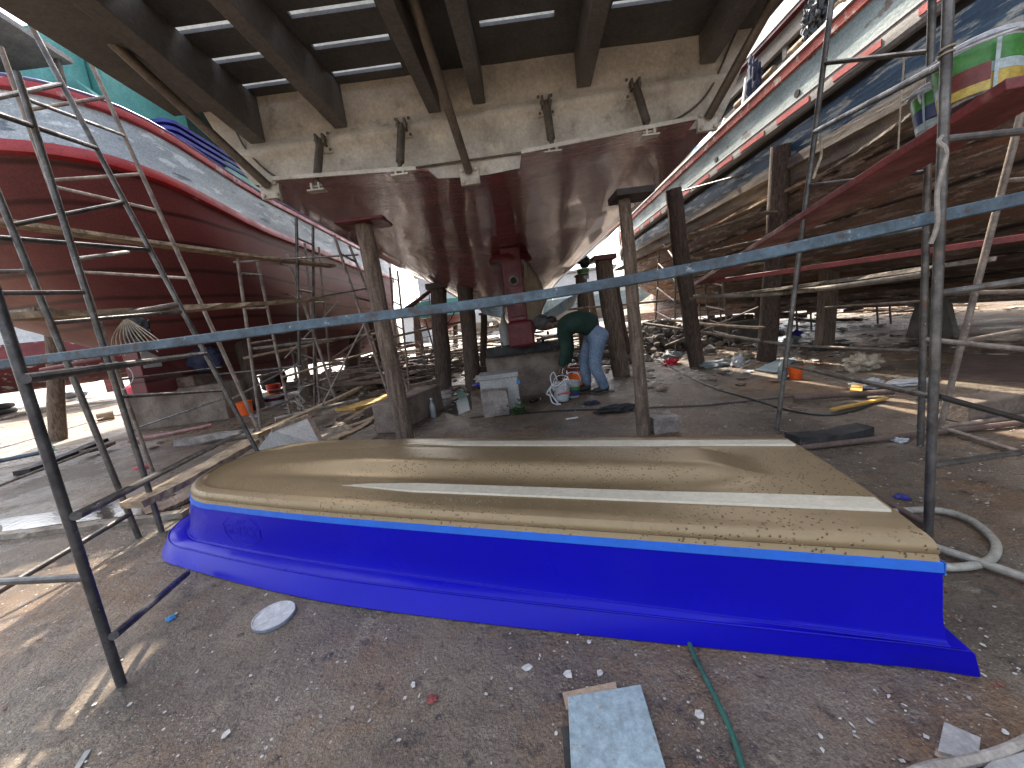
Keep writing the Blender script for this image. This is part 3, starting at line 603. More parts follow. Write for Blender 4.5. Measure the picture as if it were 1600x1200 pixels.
def sheer(y): 
    t = max(0, min(1, (y - 5) / 3.5)); return -0.24 * t * t * (3 - 2 * t) + (max(0, y - 14) * .06)
def ring(hb, ys_, z, L=2.4, yend=24, sh=1.0, nexp=3.2): return [Vector((x, y, z + sh * sheer(y))) for x, y in uplan(hb, ys_, yend, L, nexp=nexp)]
LX = 2.62
R0 = [ring(LX, 4.65, 4.30), ring(LX + .02, 4.63, 4.50)]
MB().grid([ring(LX + .02, 4.64, 4.02), ring(LX + .0, 4.66, 4.20), ring(LX, 4.66, 4.60)]).build('topside', m_leftgrey, lb, smooth=50)
def band(z0, z1, off, mat, name, par=lb):
    MB().grid([ring(LX - .02, 4.66, z1), ring(LX + off, 4.64 - off, z1 - .012), ring(LX + off + .012, 4.63 - off, (z0 + z1) / 2), ring(LX + off, 4.64 - off, z0 + .012), ring(LX - .02, 4.66, z0)]).build(name, mat, par, smooth=40)
band(3.88, 4.03, .06, m_railred, 'lower_rub_rail')
band(4.58, 4.70, .045, m_railred, 'upper_rub_rail')
band(4.70, 4.75, .03, m_bluetrim, 'blue_trim')
MB().grid([ring(LX - .02, 4.67, 4.75), ring(LX - .35, 5.0, 4.752)]).build('deck_edge', m_leftgrey, lb)
under = [ring(LX - .005, 4.67, 3.885), ring(LX - .05, 4.82, 3.72), ring(LX - .12, 5.2, 3.35, 2.6, nexp=3.0), ring(LX - .2, 5.8, 2.9, 2.8, nexp=2.8, sh=.6), ring(LX - .42, 6.6, 2.3, 3.0, nexp=2.4, sh=.3), ring(LX - .9, 7.4, 1.8, 3.0, nexp=2.2, sh=.1),
         ring(LX - 1.6, 8.0, 1.42, 2.6, nexp=2.0, sh=0), ring(.45, 8.3, 1.18, 2.0, nexp=2.0, sh=0), ring(.16, 8.3, .98, .4, nexp=4, sh=0), ring(.16, 8.35, .72, .3, nexp=4, sh=0), ring(.02, 8.4, .715, .2, nexp=4, sh=0)]
MB().grid(under).build('hull_bottom', m_leftred, lb, smooth=60)
# rudder post and skeg plate with its white patch
MB().box((-7.36, 7.5, .74), (-7.06, 8.6, 2.0)).build('rudder', m_leftred, lb, smooth=0, bev=.02)
MB().box((-7.055, 7.55, 1.28), (-7.05, 7.95, 1.62)).build('white_patch', m_white, lb, smooth=0)
# deck house of teal boards and dark awning
dh = MB()
dh.box((-9.6, 6.1, 4.4), (-5.6, 6.35, 6.1)); dh.prism([(-5.6, 6.1, 4.4), (-5.6, 6.1, 5.4), (-5.2, 6.1, 5.0), (-5.0, 6.1, 4.4)], (0, .2, 0))
dh.build('deck_house', m_teal, lb, smooth=0)
MB().box((-6.0, 6.4, 4.4), (-5.45, 8.0, 6.6)).build('teal_box', m_teal, lb, smooth=0, bev=.02)
MB().box((-9.8, 8.0, 4.4), (-5.5, 18, 6.9)).build('cabin', m_tealdark, lb, smooth=0)
ra, rb_ = X(115, 100, -5.3), X(-40, 0, -5.3)
MB().prism([rb_, ra, ra + Vector((-4.5, 0, 0)), rb_ + Vector((-4.5, 0, 0))], (0, 0, .07)).build('roof', m_roof, lb, smooth=0)
MB().tube([(ra.x - .1, ra.y - .1, 4.6), (ra.x - .1, ra.y - .1, ra.z + .02)], .03, 8).build('roof_post', m_tube, lb)
MB().prism([(-9.8, 7.6, 6.95), (-4.25, 7.6, 6.3), (-4.25, 7.6, 6.36), (-9.8, 7.6, 7.02)], (0, 12.5, 0)).build('awning', m_tealdark, lb, smooth=0)
for (xa_, xb_, ya_) in ((-4.12, -4.0, 5.4), (-3.85, -3.22, 5.4), (-4.0, -3.85, 7.3), (-3.22, -2.62, 6.55)): MB().box((xa_ + .002, ya_, 6.30), (xb_ - .002, 20, 6.34)).build('shade_slat', m_tealdark, lb, smooth=0)  # unseen slats added to cut the sunlight on the ground into streaks
for y in (6, 9, 12, 15, 18): MB().box((-5.2, y, 6.24), (-3.2, y + .08, 6.295)).build('shade_bearer', m_tube, lb, smooth=0)  # bearers for the added streak-cutting slats
for y in (8.0, 10.5, 13): MB().tube([(-4.85, y, 4.35), (-4.85, y, 6.32)], .035, 8).build('awning_post', m_tube, lb)
# stacked trays on its side deck
tray_labels = ['bottom blue tray of the stack on the left boat\'s side deck', 'middle blue tray of the stack on the left boat\'s side deck', 'top blue tray of the stack on the left boat\'s side deck']
base = X(272, 210, -4.78)
for i in range(3):
    mb = MB(); z0 = 4.66 + .10 * i; y0, y1 = 6.55, 8.5
    x0, x1 = -5.75, -4.72
    o_ = [(x0, y0), (x1, y0), (x1, y1), (x0, y1)]
    def rr(inset, z): 
        r = []
        for (cx, cy, sx_, sy_) in ((x1, y1, 1, 1), (x0, y1, -1, 1), (x0, y0, -1, -1), (x1, y0, 1, -1)):
            for k in range(5):
                a = math.atan2(sy_, sx_) - math.pi / 4 + k * math.pi / 8
                r.append(Vector((cx - sx_ * (.16 + inset) + .16 * math.cos(a), cy - sy_ * (.16 + inset) + .16 * math.sin(a), z)))
        return r
    mb.grid([rr(.10, z0 + .02), rr(.05, z0 + .10), rr(.0, z0 + .105), rr(.0, z0 + .155), rr(.03, z0 + .155), rr(.08, z0 + .09), rr(.13, z0 + .03)], closed=True)
    mb.add(rr(.13, z0 + .03), [tuple(range(20))]); mb.add(rr(.10, z0 + .02), [tuple(range(19, -1, -1))])
    single('plastic_tray', mb, m_tray, tray_labels[i], 'tray', 'stacked blue trays on the left boat')
gb = X(335, 240, -4.85)
mb = MB().box((-5.6, gb.y + .1, 4.5), (-4.75, gb.y + 1.2, 4.95)); single('fish_crate', mb, M('pale_green_plastic', (.25, .5, .42), (.2, .42, .35), rough=.5, bump=.1), 'pale green crate behind the blue trays on the left boat', 'crate', bev=.03)
mb = MB().box((-5.8, gb.y - .2, 4.5), (-5.1, gb.y + .1, 5.2)); single('storage_box', mb, m_railred, 'small red box between blue trays and green crate on the left boat', 'box', bev=.03)

# ================================================================ right boat
rb = thing('fishing_boat', (6, 5, 0), 'weathered wooden fishing boat on the right with flaking pale blue topsides and bare brown bottom', 'boat')
def rz(y, near, far): # heights along the length: near value at y=4, far value at y=12
    t = (y - 4) / 8; return near + (far - near) * t
def rx(y):
    b = max(0, (y - 12.5) / 9.5); return 4.5 + 3.2 * b ** 1.8 + (0.10 * max(0, 1.5 - y))
RYS = [-3, -1, 0, 1, 2, 3, 4, 5, 6, 7, 8, 9, 10, 11, 12, 13, 14, 15, 16, 17.5, 19, 20.5, 22]
def strip(prof, mat, name, par=rb, smooth=30):
    rows = []
    for y in RYS: rows.append([Vector((rx(y) + dx, y, rz(y, zn, zf))) for dx, zn, zf in prof])
    return MB().grid(rows).build(name, mat, par, smooth=smooth)
CAPN, CAPF = 4.49, 4.26
strip([(.12, CAPN + .02, CAPF + .02), (-.06, CAPN + .02, CAPF + .02), (-.07, CAPN - .035, CAPF - .035), (.0, CAPN - .05, CAPF - .05)], m_rcap, 'cap_rail')
strip([(-.035, CAPN - .045, CAPF - .045), (-.045, CAPN - .06, CAPF - .06), (-.045, CAPN - .165, CAPF - .15), (0.0, CAPN - .17, CAPF - .155)], m_rred, 'red_strake')
strip([(0.0, CAPN - .165, CAPF - .15), (0.02, 4.12, 4.0), (.0, 3.86, 3.72)], m_rpale, 'topside')
strip([(.0, 3.885, 3.745), (-.06, 3.88, 3.74), (-.075, 3.83, 3.69), (-.075, 3.70, 3.56), (-.05, 3.66, 3.53), (.0, 3.655, 3.52)], m_rgrey, 'rub_rail')
strip([(-.06, 3.875, 3.735), (-.083, 3.868, 3.728), (-.083, 3.845, 3.705), (-.06, 3.84, 3.70)], m_white, 'white_bead')
strip([(.0, 3.66, 3.525), (.05, 3.64, 3.505), (.05, 3.58, 3.45)], m_black, 'groove')
strip([(.05, 3.585, 3.455), (.03, 3.5, 3.40), (.07, 3.18, 3.22)], m_rblue, 'blue_strake')
strip([(.07, 3.185, 3.225), (.02, 3.175, 3.215), (.03, 3.03, 3.09), (.10, 3.01, 3.07)], m_rbrown_grey, 'lower_rail')
strip([(.08, 3.02, 3.08), (.14, 2.85, 2.9)], m_rbrown_grey, 'garboard')
strip([(.14, 2.86, 2.91), (.35, 2.5, 2.5), (.8, 2.05, 2.05), (1.5, 1.65, 1.65), (2.4, 1.32, 1.32), (3.3, 1.10, 1.10), (3.75, .98, .98), (3.8, .62, .62), (4.1, .62, .62)], m_rbrown, 'hull_bottom', smooth=60)
for y in [3.9, 4.9, 5.9, 6.8, 7.6, 8.4, 9.2, 10, 10.8, 11.6, 12.4]:
    l = .62 if y < 7 else .5
    MB().obox((rx(y) - .078, y, rz(y, 3.765, 3.625)), (YA, XA, ZA), (l / 2, .006, .036)).build('red_dash', m_rdash, rb, smooth=0)
for y in (4.15, 5.9, 8.0, 10.2):
    mb = MB().lathe((rx(y) - .0, y, rz(y, 3.98, 3.84)), [(.001, -.012), (.05, -.012), (.05, .02)], 14, XA)
    mb.build('scupper_hole', m_black, rb)
def mirror_strip(prof, mat, name):
    rows = []
    for y in RYS: rows.append([Vector((2 * 8.55 - rx(y) - dx, y, rz(y, zn, zf))) for dx, zn, zf in prof])
    MB().grid(rows).build(name, mat, rb, smooth=60)
mirror_strip([(.14, 2.86, 2.91), (.35, 2.5, 2.5), (.8, 2.05, 2.05), (1.5, 1.65, 1.65), (2.4, 1.32, 1.32), (3.3, 1.10, 1.10), (3.75, .98, .98), (3.8, .62, .62), (4.1, .62, .62)], m_rbrown, 'hull_bottom')
mirror_strip([(.0, CAPN, CAPF), (.0, 3.86, 3.72), (.05, 3.2, 3.2), (.14, 2.86, 2.91)], m_rpale, 'topside')
MB().box((4.75, -3, 3.78), (12.3, 13, 3.82)).build('deck', m_wood_grey, rb, smooth=0)
# inside of the bulwark and the deck house above
strip([(.12, CAPN + .01, CAPF + .01), (.13, 3.9, 3.8), (2.5, 3.9, 3.8)], m_wood_grey, 'deck')
dh = MB(); dh.box((4.96, 3.2, 4.02), (8.6, 16, 4.86)); dh.build('cabin_side', m_wood_grey, rb, smooth=0)
dh = MB(); dh.box((4.985, 3.6, 4.862), (5.06, 16, 5.03)); dh.build('cabin_opening', m_black, rb, smooth=0)
mb = MB()
for y in (4.0, 4.9, 5.8, 6.7, 7.6, 8.6, 9.6, 11): MB().box((4.94, y, 4.862), (5.03, y + .09, 5.035)).build('cabin_post', m_wood_grey, rb, smooth=0)
MB().box((4.90, 3.0, 5.03), (5.05, 16, 5.26)).build('cabin_board', m_wood_grey, rb, smooth=0)
MB().box((4.80, 2.0, 5.26), (8.8, 16.4, 5.31)).build('roof_edge', m_red_gloss, rb, smooth=0)
MB().box((4.78, 2.0, 5.312), (8.8, 16.4, 5.62)).build('roof', m_white, rb, smooth=0)
MB().box((4.945, 6.9, 4.56), (4.97, 8.0, 4.78)).build('red_panel', m_railred, rb, smooth=0)
for y0 in (4.6, 6.0): MB().tube([(4.89, y0 + .9, 4.84 - .02 * (y0 > 5)), (4.89, y0 + 1.95, 4.82 - .02 * (y0 > 5))], .055, 10).build('bamboo_fender', m_plank, rb)
MB().tube([X(1160, 178, 4.6), X(1167, 122, 4.75)], .035, 10).build('white_post', m_white, rb)
MB().tube([X(1128, 205, 4.6), X(1136, 185, 4.65)], .06, 10).build('white_post', m_white, rb)
single('bin_bag', MB().blob(X(1274, 28, 4.78), (.13, .16, .26), .55, 2.6, 4, 5), m_black_plastic, 'crumpled black plastic bag hanging on the right boat\'s cabin boards', 'bag')
single('cloth', MB().blob(X(1178, 128, 4.70), (.08, .14, .34), .5, 2.2, 3, 9), m_cloth_navy, 'navy cloth hung over the cap rail of the right boat', 'cloth')
single('tarpaulin', MB().blob(X(1108, 228, 4.62), (.10, .7, .22), .4, 2.0, 3, 3), m_bluetarp, 'bright blue tarpaulin bundle on the far rail of the right boat', 'tarpaulin')
single('cloth', MB().blob(X(1318, 22, 4.56), (.08, .26, .10), .4, 2.4, 3, 12), m_white, 'white cloth bundle lying on the cap rail of the right boat', 'cloth')

# ================================================================ upturned dinghy
DT = Vector((1.325, 1.575, 0)); DA = Vector((-.932, .363, 0)); DB = Vector((.24, .97, 0))
def D(a, b, z): return DT + DA * a + DB * b + ZA * z
dg = thing('dinghy', DT + DA * 2, 'upturned blue dinghy with gold bottom lying on the ground in front', 'dinghy')
def dring(W, L, z, a0=0.0, tp=0.06, lift=0.0):
    """U-shaped outline: near transom corner, round the blunt bow, far transom corner"""
    pts = []
    half = [(a0 + (L - .62 - a0) * i / 30, 1.0) for i in range(31)]
    prof = []
    for (a, _) in half: prof.append((a, (1 - 0.08 * (max(0, a - 2.3) / 1.3) ** 2) * (1 - tp * max(0, 1 - max(0, a) / 2.4) ** 1.4)))
    last = prof[-1][1]
    for i in range(1, 19):
        th = math.pi / 2 * i / 18
        prof.append((L - .62 + .62 * math.sin(th) ** (2 / 2.3), last * max(0, math.cos(th)) ** (2 / 2.3)))
    for (a, wv) in prof: pts.append(D(a, -W * wv, z + lift * (a / L) ** 3))
    for (a, wv) in prof[-2::-1]: pts.append(D(a, W * wv, z + lift * (a / L) ** 3))
    return pts
LVL_side = [dring(.594, 4.065, .1135, -.05, .06, .005), dring(.584, 4.045, .122, -.045, .055), dring(.579, 4.04, .136, -.042, .05), dring(.572, 4.02, .20, -.04), dring(.566, 3.99, .30, -.04), dring(.562, 3.97, .345, -.04), ]
side = MB().grid(LVL_side)
# transom of the dinghy
for (r0_, r1_) in zip(LVL_side, LVL_side[1:]): side.add([r0_[0], r1_[0], r1_[-1], r0_[-1]], [(0, 1, 2, 3)])
side.build('hull_side', m_dblue, dg, smooth=30)
fl = [dring(.712, 4.24, .002, -.13, .25), dring(.716, 4.25, .008, -.135, .25), dring(.662, 4.22, .088, -.115, .18), dring(.650, 4.21, .098, -.105, .165), dring(.604, 4.10, .112, -.06, .08, .01), dring(.594, 4.065, .114, -.05, .06, .005)]
gw = MB().grid(fl)
for (r0_, r1_) in zip(fl, fl[1:]): gw.add([r0_[0], r1_[0], r1_[-1], r0_[-1]], [(0, 1, 2, 3)])
gw.build('gunwale', m_dblue, dg, smooth=25)
MB().tube(dring(.656, 4.215, .097, -.10, .172), .0045, 8).build('highlight_bead', m_dblue, dg, smooth=60)  # thin bead added so the ledge edge catches a highlight line
MB().tube(dring(.590, 4.062, .119, -.045, .06), .003, 8).build('highlight_bead', m_dblue, dg, smooth=60)  # second added bead, draws a highlight along the inner corner
MB().grid([dring(.5635, 3.972, .342, -.04), dring(.566, 3.975, .345, -.042), dring(.5625, 3.965, .374, -.042), dring(.556, 3.96, .376, -.04)]).build('masking_tape', m_tape, dg, smooth=30)
tp = MB().prism([D(-.044, -.53, .335), D(-.044, -.53, .376), D(-.044, -.47, .374), D(-.044, -.49, .325)], -DA * .003); tp.build('masking_tape', m_tape, dg, smooth=0)
# gold bottom: chine moulding then a crowned deck with keel tunnel and two strakes
def bott(a, b):
    z = .452 + .018 * (1 - (abs(b) / .54) ** 2) - .035 * max(0, (a - 2.6) / 1.2) ** 2
    # broad rounded keel hump ending short of the transom
    e = max(0, min(1, (a - .22 - .9 * max(0, abs(b) - .10)) / .30)); e = e * e * (3 - 2 * e)
    e2 = max(0, min(1, (3.75 - a) / 1.3))
    z += .058 * e * e2 * (1 / (1 + (abs(b) / .155) ** 8))
    # hollows beside the hump
    z -= .014 * e2 * e * math.exp(-((abs(b) - .23) / .06) ** 2)
    # strakes
    s0 = .365 - .0 * a
    wd = .034 * max(0, min(1, (2.42 - a) / .45))
    
    return z
chine = [dring(.558, 3.962, .372, -.038), dring(.555, 3.955, .380, -.037), dring(.549, 3.945, .396, -.036), dring(.556, 3.952, .402, -.036), dring(.556, 3.95, .412, -.036), dring(.551, 3.94, .428, -.032), dring(.540, 3.925, .442, -.027), dring(.522, 3.905, .451, -.022), dring(.498, 3.88, .4545, -.018)]
cg = MB().grid(chine)
for (r0_, r1_) in zip(chine, chine[1:]): cg.add([r0_[0], r1_[0], r1_[-1], r0_[-1]], [(0, 1, 2, 3)])
edge = chine[-1]
m_ = len(edge); half_n = m_ // 2
rows = []
bs = sorted(set([round(i / 40, 4) for i in range(-40, 41)]))
def edge_at(i):  # near edge a,b for station
    return edge[i], edge[m_ - 1 - i]
def inv(p):
    q = p - DT; det = DA.x * DB.y - DA.y * DB.x
    return (q.x * DB.y - q.y * DB.x) / det, (DA.x * q.y - DA.y * q.x) / det
st = []
for i in range(half_n + 1):
    st.append(inv(edge[i]))
# refine stations
fine = []
for (p, q) in zip(st, st[1:]):
    k = 4 if abs(q[0] - p[0]) > .05 else 2
    for j in range(k): fine.append((p[0] + (q[0] - p[0]) * j / k, p[1] + (q[1] - p[1]) * j / k))
fine.append(st[-1])
NB = 150
for (a, b) in fine:
    r = []
    for j in range(NB + 1):
        bb = b * (1 - 2 * j / NB); z = bott(a, bb)
        edgef = min(1, (1 - abs(1 - 2 * j / NB)) * 9) if abs(b) > .02 else 0
        edgef = min(edgef, min(1, (3.895 - a) / .25))
        edgef = max(0, edgef); edgef = edgef * (2 - edgef)
        zz = .4535 + (z - .4535) * edgef
        r.append(D(a, bb, zz))
    rows.append(r)
cg.grid(rows)
tr_ = [rows[0][j] for j in range(NB + 1)]
cg.add(tr_ + [D(0, .48, .40), D(0, -.48, .40)], [tuple(range(NB + 3))])
cg.build('bottom', m_gold, dg, smooth=22)
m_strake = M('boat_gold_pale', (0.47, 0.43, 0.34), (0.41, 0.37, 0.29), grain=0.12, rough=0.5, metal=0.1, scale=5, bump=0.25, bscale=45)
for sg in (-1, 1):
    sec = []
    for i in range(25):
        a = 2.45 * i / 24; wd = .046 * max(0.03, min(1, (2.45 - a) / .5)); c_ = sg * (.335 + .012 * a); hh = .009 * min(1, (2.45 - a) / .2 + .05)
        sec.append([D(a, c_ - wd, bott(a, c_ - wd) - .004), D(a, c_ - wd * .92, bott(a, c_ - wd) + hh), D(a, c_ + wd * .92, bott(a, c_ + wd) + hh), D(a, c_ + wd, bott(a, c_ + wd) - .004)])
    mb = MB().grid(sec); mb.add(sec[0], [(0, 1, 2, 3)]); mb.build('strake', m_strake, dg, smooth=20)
# raised maker's mark on the bow side (octagon outline and letters, read the right way up)
pc = X(399, 849, -1.60)
def on_side(px, py):  # nearest side point seen through that pixel: near side plane
    n_ = DA.cross(ZA).normalized(); p0 = D(2.6, -.625, .22)
    d = ray(px, py); k = (p0 - CP).dot(n_) / d.dot(n_); return CP + d * k
def side_pt(u, v):  # u along the hull towards the transom, v up
    a = 3.12 - u; b = -1; z = .235 + v
    lv = [(.135, .582), (.20, .572), (.30, .566), (.345, .562)]
    for (z0, w0), (z1, w1) in zip(lv, lv[1:]):
        if z <= z1: wv = w0 + (w1 - w0) * (z - z0) / (z1 - z0); break
    return D(a, -wv * (1 - 0.08 * (max(0, a - 2.3) / 1.3) ** 2), z) - DB * .0008
oc = [(-.17, -.03), (-.17, .03), (-.10, .078), (.10, .078), (.17, .03), (.17, -.03), (.10, -.078), (-.10, -.078)]
mb = MB(); path = [side_pt(u, v) for u, v in oc]; path = sum([rect_pts(path[i], path[(i + 1) % 8], 4)[:-1] for i in range(8)], []) + [path[0]]
mb.tube(path, .0014, 6, cap=False); mk = mb.build('maker_mark', m_dblue, dg)
o0 = side_pt(0, -.008); text_mesh('GOMCO', .088, .0005, o0, side_pt(.05, -.008) - side_pt(-.05, -.008), side_pt(0, .03) - side_pt(0, -.04), m_dblue, 'maker_mark', dg)
o1 = side_pt(0, .048); text_mesh('T P T', .034, .0005, o1, side_pt(.05, .048) - side_pt(-.05, .048), side_pt(0, .06) - side_pt(0, .03), m_dblue, 'maker_mark', dg)

# ================================================================ scaffold poles, frames and tubes
TUBES = {}
class Pole:
    def __init__(s, b, t): s.b, s.t = Vector(b), Vector(t)
    def at(s, py):
        lo, hi = 0.0, 1.0
        for _ in range(50):
            m = (lo + hi) / 2
            if px_of(s.b.lerp(s.t, m))[1] > py: lo = m
            else: hi = m
        return s.b.lerp(s.t, (lo + hi) / 2)
def ext(b, t, k): return b + (t - b) * k
def frame(label, poles, rungs, mat, cat='scaffold', group='scaffold frames', r=.0195, rr=.0155, name='scaffold_tower'):
    """poles: list of Pole; rungs: ((pole or point), y pixel) pairs"""
    f = thing(name, poles[0].b, label, cat, group)
    for p in poles:
        o = MB().tube([p.b, p.b.lerp(p.t, .33), p.b.lerp(p.t, .66), p.t], r, 12).build('pole', mat, f)
    for (a, b) in rungs:
        MB().tube([a, b], rr, 10).build('rung', mat, f)
    return f
def tube(name, a, b, r, mat, label, cat, group=None, sag=0.0, n=10):
    if r <= .027 and name == 'scaffold_tube': r *= .86
    a, b = Vector(a), Vector(b); pts = [a.lerp(b, i / 8) + Vector((0, 0, -sag * math.sin(math.pi * i / 8))) for i in range(9)]
    return single(name, MB().tube(pts, r, n), mat, label, cat, group)
GT = 'loose scaffold tubes'
# ---- left tower
Rp = Pole(G(190, 1070), G(190, 1070) + ZA * 1.75)
S = Pole(G(217, 840), Y(-100, 67, 2.62)); A = Pole(G(430, 758), Y(39, 22, 3.30))
Pq = Pole(G(239, 737), Y(0, 72, 3.75)); B = Pole(G(425, 718), Y(137, 87, 4.10))
Q = Pole(G(253, 831), G(253, 831) + ZA * 3.2 + Vector((-.03, -.06, 0)))
frame('dark near scaffold pole at the left edge with a short rung leaving the photo', [Rp], [(Rp.at(902), Y(-60, 912, 1.55))], m_tube_dark, r=.017, rr=.015)
frame('leaning scaffold frame on the left whose inner pole runs to the dinghy\'s bow', [S, A], [(S.at(153) if False else Y(-20, 156, 2.75), A.at(131)), (S.at(352), A.at(316)), (S.at(505), A.at(487))], m_tube)
frame('leaning scaffold frame behind the first, with slim pole beside the dinghy\'s bow', [Pq, B], [(Pq.at(173), B.at(152)), (Pq.at(290), B.at(329)), (Pq.at(425), B.at(435)), (Pq.at(282), B.at(272))], m_tube_brown)
frame('upright scaffold pole with stub rungs between two leaning left frames', [Q], [(Q.at(405), Y(200, 394, 3.4)), (Q.at(457), Y(0, 458, 2.4)), (Q.at(620), Y(352, 610, 5.0))], m_tube)
tube('scaffold_tube', A.at(18) + Vector((-.9, -.5, .55)), A.at(25) + Vector((.1, .3, -.05)), .02, m_tube_dark, 'grey tube at the head of the left tower rising out of the photo', 'tube', GT)
tube('scaffold_tube', A.at(24), B.at(87), .022, m_tube, 'short tube joining the heads of the two leaning left frames', 'tube', GT)
tube('scaffold_tube', Y(-10, 176, 2.5), A.at(231), .021, m_tube_dark, 'dark tube crossing the left boat\'s red rub rail at the stern', 'tube', GT)
tube('scaffold_tube', Y(44, 156, 3.0), B.at(212), .017, m_tube, 'thin sloping tube across the left boat\'s grey stern topside', 'tube', GT)
tube('scaffold_tube', Y(-10, 371, 2.6), A.at(391), .021, m_tube_dark, 'dark tube below the upper wooden plank of the left tower', 'tube', GT)
tube('scaffold_tube', Y(-5, 425, 2.6), S.at(424), .019, m_tube, 'short tube from the left edge of the photo to the leaning pole', 'tube', GT)
tube('scaffold_tube', Y(155, 497, 3.0), A.at(475), .024, m_tube_brown, 'thick brown tube lying under the ragged plank on the left', 'tube', GT)
tube('scaffold_tube', Rp.at(588) + Vector((.03, -.02, -.01)), A.at(552), .022, m_tube_dark, 'dark tube running right under the blue beam from the near left pole', 'tube', GT)
tube('scaffold_tube', Rp.at(808) + Vector((.03, 0, 0)), Y(382, 673, 4.4), .021, m_tube_dark, 'dark diagonal tube rising from the near left pole past the plank', 'tube', GT)
tube('scaffold_tube', G(-20, 935, .12), Y(203, 803, 2.7), .020, m_tube, 'grey diagonal tube low on the left from the photo edge to the leaning poles', 'tube', GT)
tube('scaffold_tube', Rp.at(995) + Vector((.03, 0, 0)), G(292, 896, .05), .02, m_tube_dark, 'dark tube running from the near left pole\'s foot under the dinghy\'s bow', 'tube', GT)
tube('scaffold_tube', G(-10, 762, .08), G(160, 697, .10), .02, m_tube_brown, 'brown tube lying above the puddle at the left edge', 'tube', GT)
tube('scaffold_tube', G(-10, 722, .10), G(75, 705, .12), .035, m_bluesteel, 'fat blue-grey pipe end tied with green twine at the left edge', 'pipe')
single('twine', MB().tube([G(66, 705, .12) + Vector((.05 * math.cos(k * .7), .01 * k - .05, .05 * math.sin(k * .7))) for k in range(26)], .008, 6), m_greentwine, 'loop of green twine round the blue-grey pipe end', 'twine')
tube('scaffold_tube', G(205, 672, .05), Y(362, 618, 7.2), .02, m_tube, 'grey tube sloping up in front of the left concrete block', 'tube', GT)
tube('scaffold_tube', G(0, 700, .1), G(180, 648, .1), .02, m_tube_brown, 'brown tube lying on the sunlit ground behind the left poles', 'tube', GT)
tube('scaffold_tube', Y(180, 594, 5.0), Y(345, 574, 7.0), .018, m_tube, 'thin tube behind the blue beam in front of the maroon rudder', 'tube', GT)
tube('pipe', G(200, 690, .04), G(330, 664, .04), .03, M('pale_red_pipe', (.42, .30, .28), (.35, .12, .11), rough=.6, scale=7, bump=.1), 'pale pipe with red paint lying before the left concrete block', 'pipe')
# ---- the long blue beam
mb = MB(); bl0, bl1 = Y(-40, 593, 2.30), Y(1640, 297, 1.62)
bpth = smooth_path([Y(-40, 575, 2.30), Y(300, 532, 2.26), Y(500, 505, 2.22), Y(800, 468, 2.10), Y(1100, 416, 1.95), Y(1460, 340, 1.70), Y(1640, 301, 1.58)], 5)
sec = []
for i, p in enumerate(bpth):
    d_ = (bpth[min(i + 1, len(bpth) - 1)] - bpth[max(i - 1, 0)]).normalized(); sd_ = d_.cross(ZA).normalized(); u_ = sd_.cross(d_)
    sec.append([p + sd_ * a_ * .022 + u_ * b_ * .027 for a_, b_ in ((-1, -1), (1, -1), (1, 1), (-1, 1))])
mb.grid(sec, True); mb.add(sec[0], [(3, 2, 1, 0)]); mb.add(sec[-1], [(0, 1, 2, 3)]); single('steel_beam', mb, m_bluesteel, 'long scuffed blue steel beam crossing the whole yard between the scaffolds', 'beam', bev=.006)
tube('scaffold_tube', bl0 + Vector((-.2, .5, .02)), Y(160, 560, 2.9), .02, M('maroon_tube', (.16, .045, .045), (.11, .03, .03), rough=.5, bump=.1), 'maroon tube lying behind the blue beam at the left edge', 'tube', GT)
# ---- wooden planks of the left tower
GP = 'scaffold planks'
def plank(a, b, wd, ht, mat, label, group=GP, up=(0, 0, 1), j=.008): return single('plank', MB().rough_beam(a, b, wd, ht, 18, j, up), mat, label, 'plank', group, smooth=0)
plank(Y(-30, 343, 4.2), Y(520, 416, 8.2), .20, .045, m_plank, 'wooden scaffold plank along the left boat\'s dark red hull, uppermost of the left planks')
plank(Y(-30, 498, 2.55), Y(515, 466, 5.2), .22, .04, m_plank, 'ragged splintered plank across the left scaffold just above the blue beam', j=.02)
plank(Y(-30, 487, 3.6), Y(70, 483, 3.6), .15, .03, m_plank_grey, 'grey plank end behind the near left pole')
plank(G(205, 790, .30), G(392, 690, .42), .20, .05, m_plank, 'orange-lit plank sloping up behind the dinghy\'s bow on the left')
plank(G(395, 682, .36), G(590, 592, .22), .12, .05, m_plank, 'long timber running back from the white panel to the far stilts')
plank(G(-10, 838, .03), G(290, 802, .03), .07, .05, m_plank_grey, 'low board edging the puddle on the left', up=(0, 0, 1))
plank(G(225, 800, .02), G(300, 770, .05), .28, .03, m_timber, 'brown board lying beside the puddle at the dinghy\'s bow')
plank(G(34, 738, .04), G(160, 688, .06), .18, .06, m_black_timber, 'dark rotten board beside the green twine on the left')
plank(G(130, 706, .10), G(175, 692, .10), .12, .06, m_timber, 'short brown board end among the left poles')
plank(G(0, 655, .06), G(120, 622, .06), .16, .06, m_plank_grey, 'pale plank on the bright ground by the left tyres')
single('log', MB().log(G(278, 692, .07), G(400, 676, .07), .085, .06, 12, 10, .05, .25), m_stone, 'pale driftwood log lying before the left concrete block', 'log')
# white panel with wooden rim
pw = [G(402, 703, .18), G(425, 672, .40), G(482, 650, .46), G(507, 697, .18)]
wp = thing('window_panel', pw[0], 'white panel with a wooden rim leaning behind the dinghy', 'panel')
MB().prism(pw, (0, .03, .0)).build('panel_board', m_board_white, wp, smooth=0)
MB().beam(pw[2] + Vector((0, -.01, 0)), pw[3] + Vector((0, -.01, 0)), .04, .04).build('rim', m_timber, wp, smooth=0)
MB().beam(pw[1] + Vector((0, -.01, 0)), pw[2] + Vector((0, -.01, 0)), .04, .05).build('rim', m_plank, wp, smooth=0)

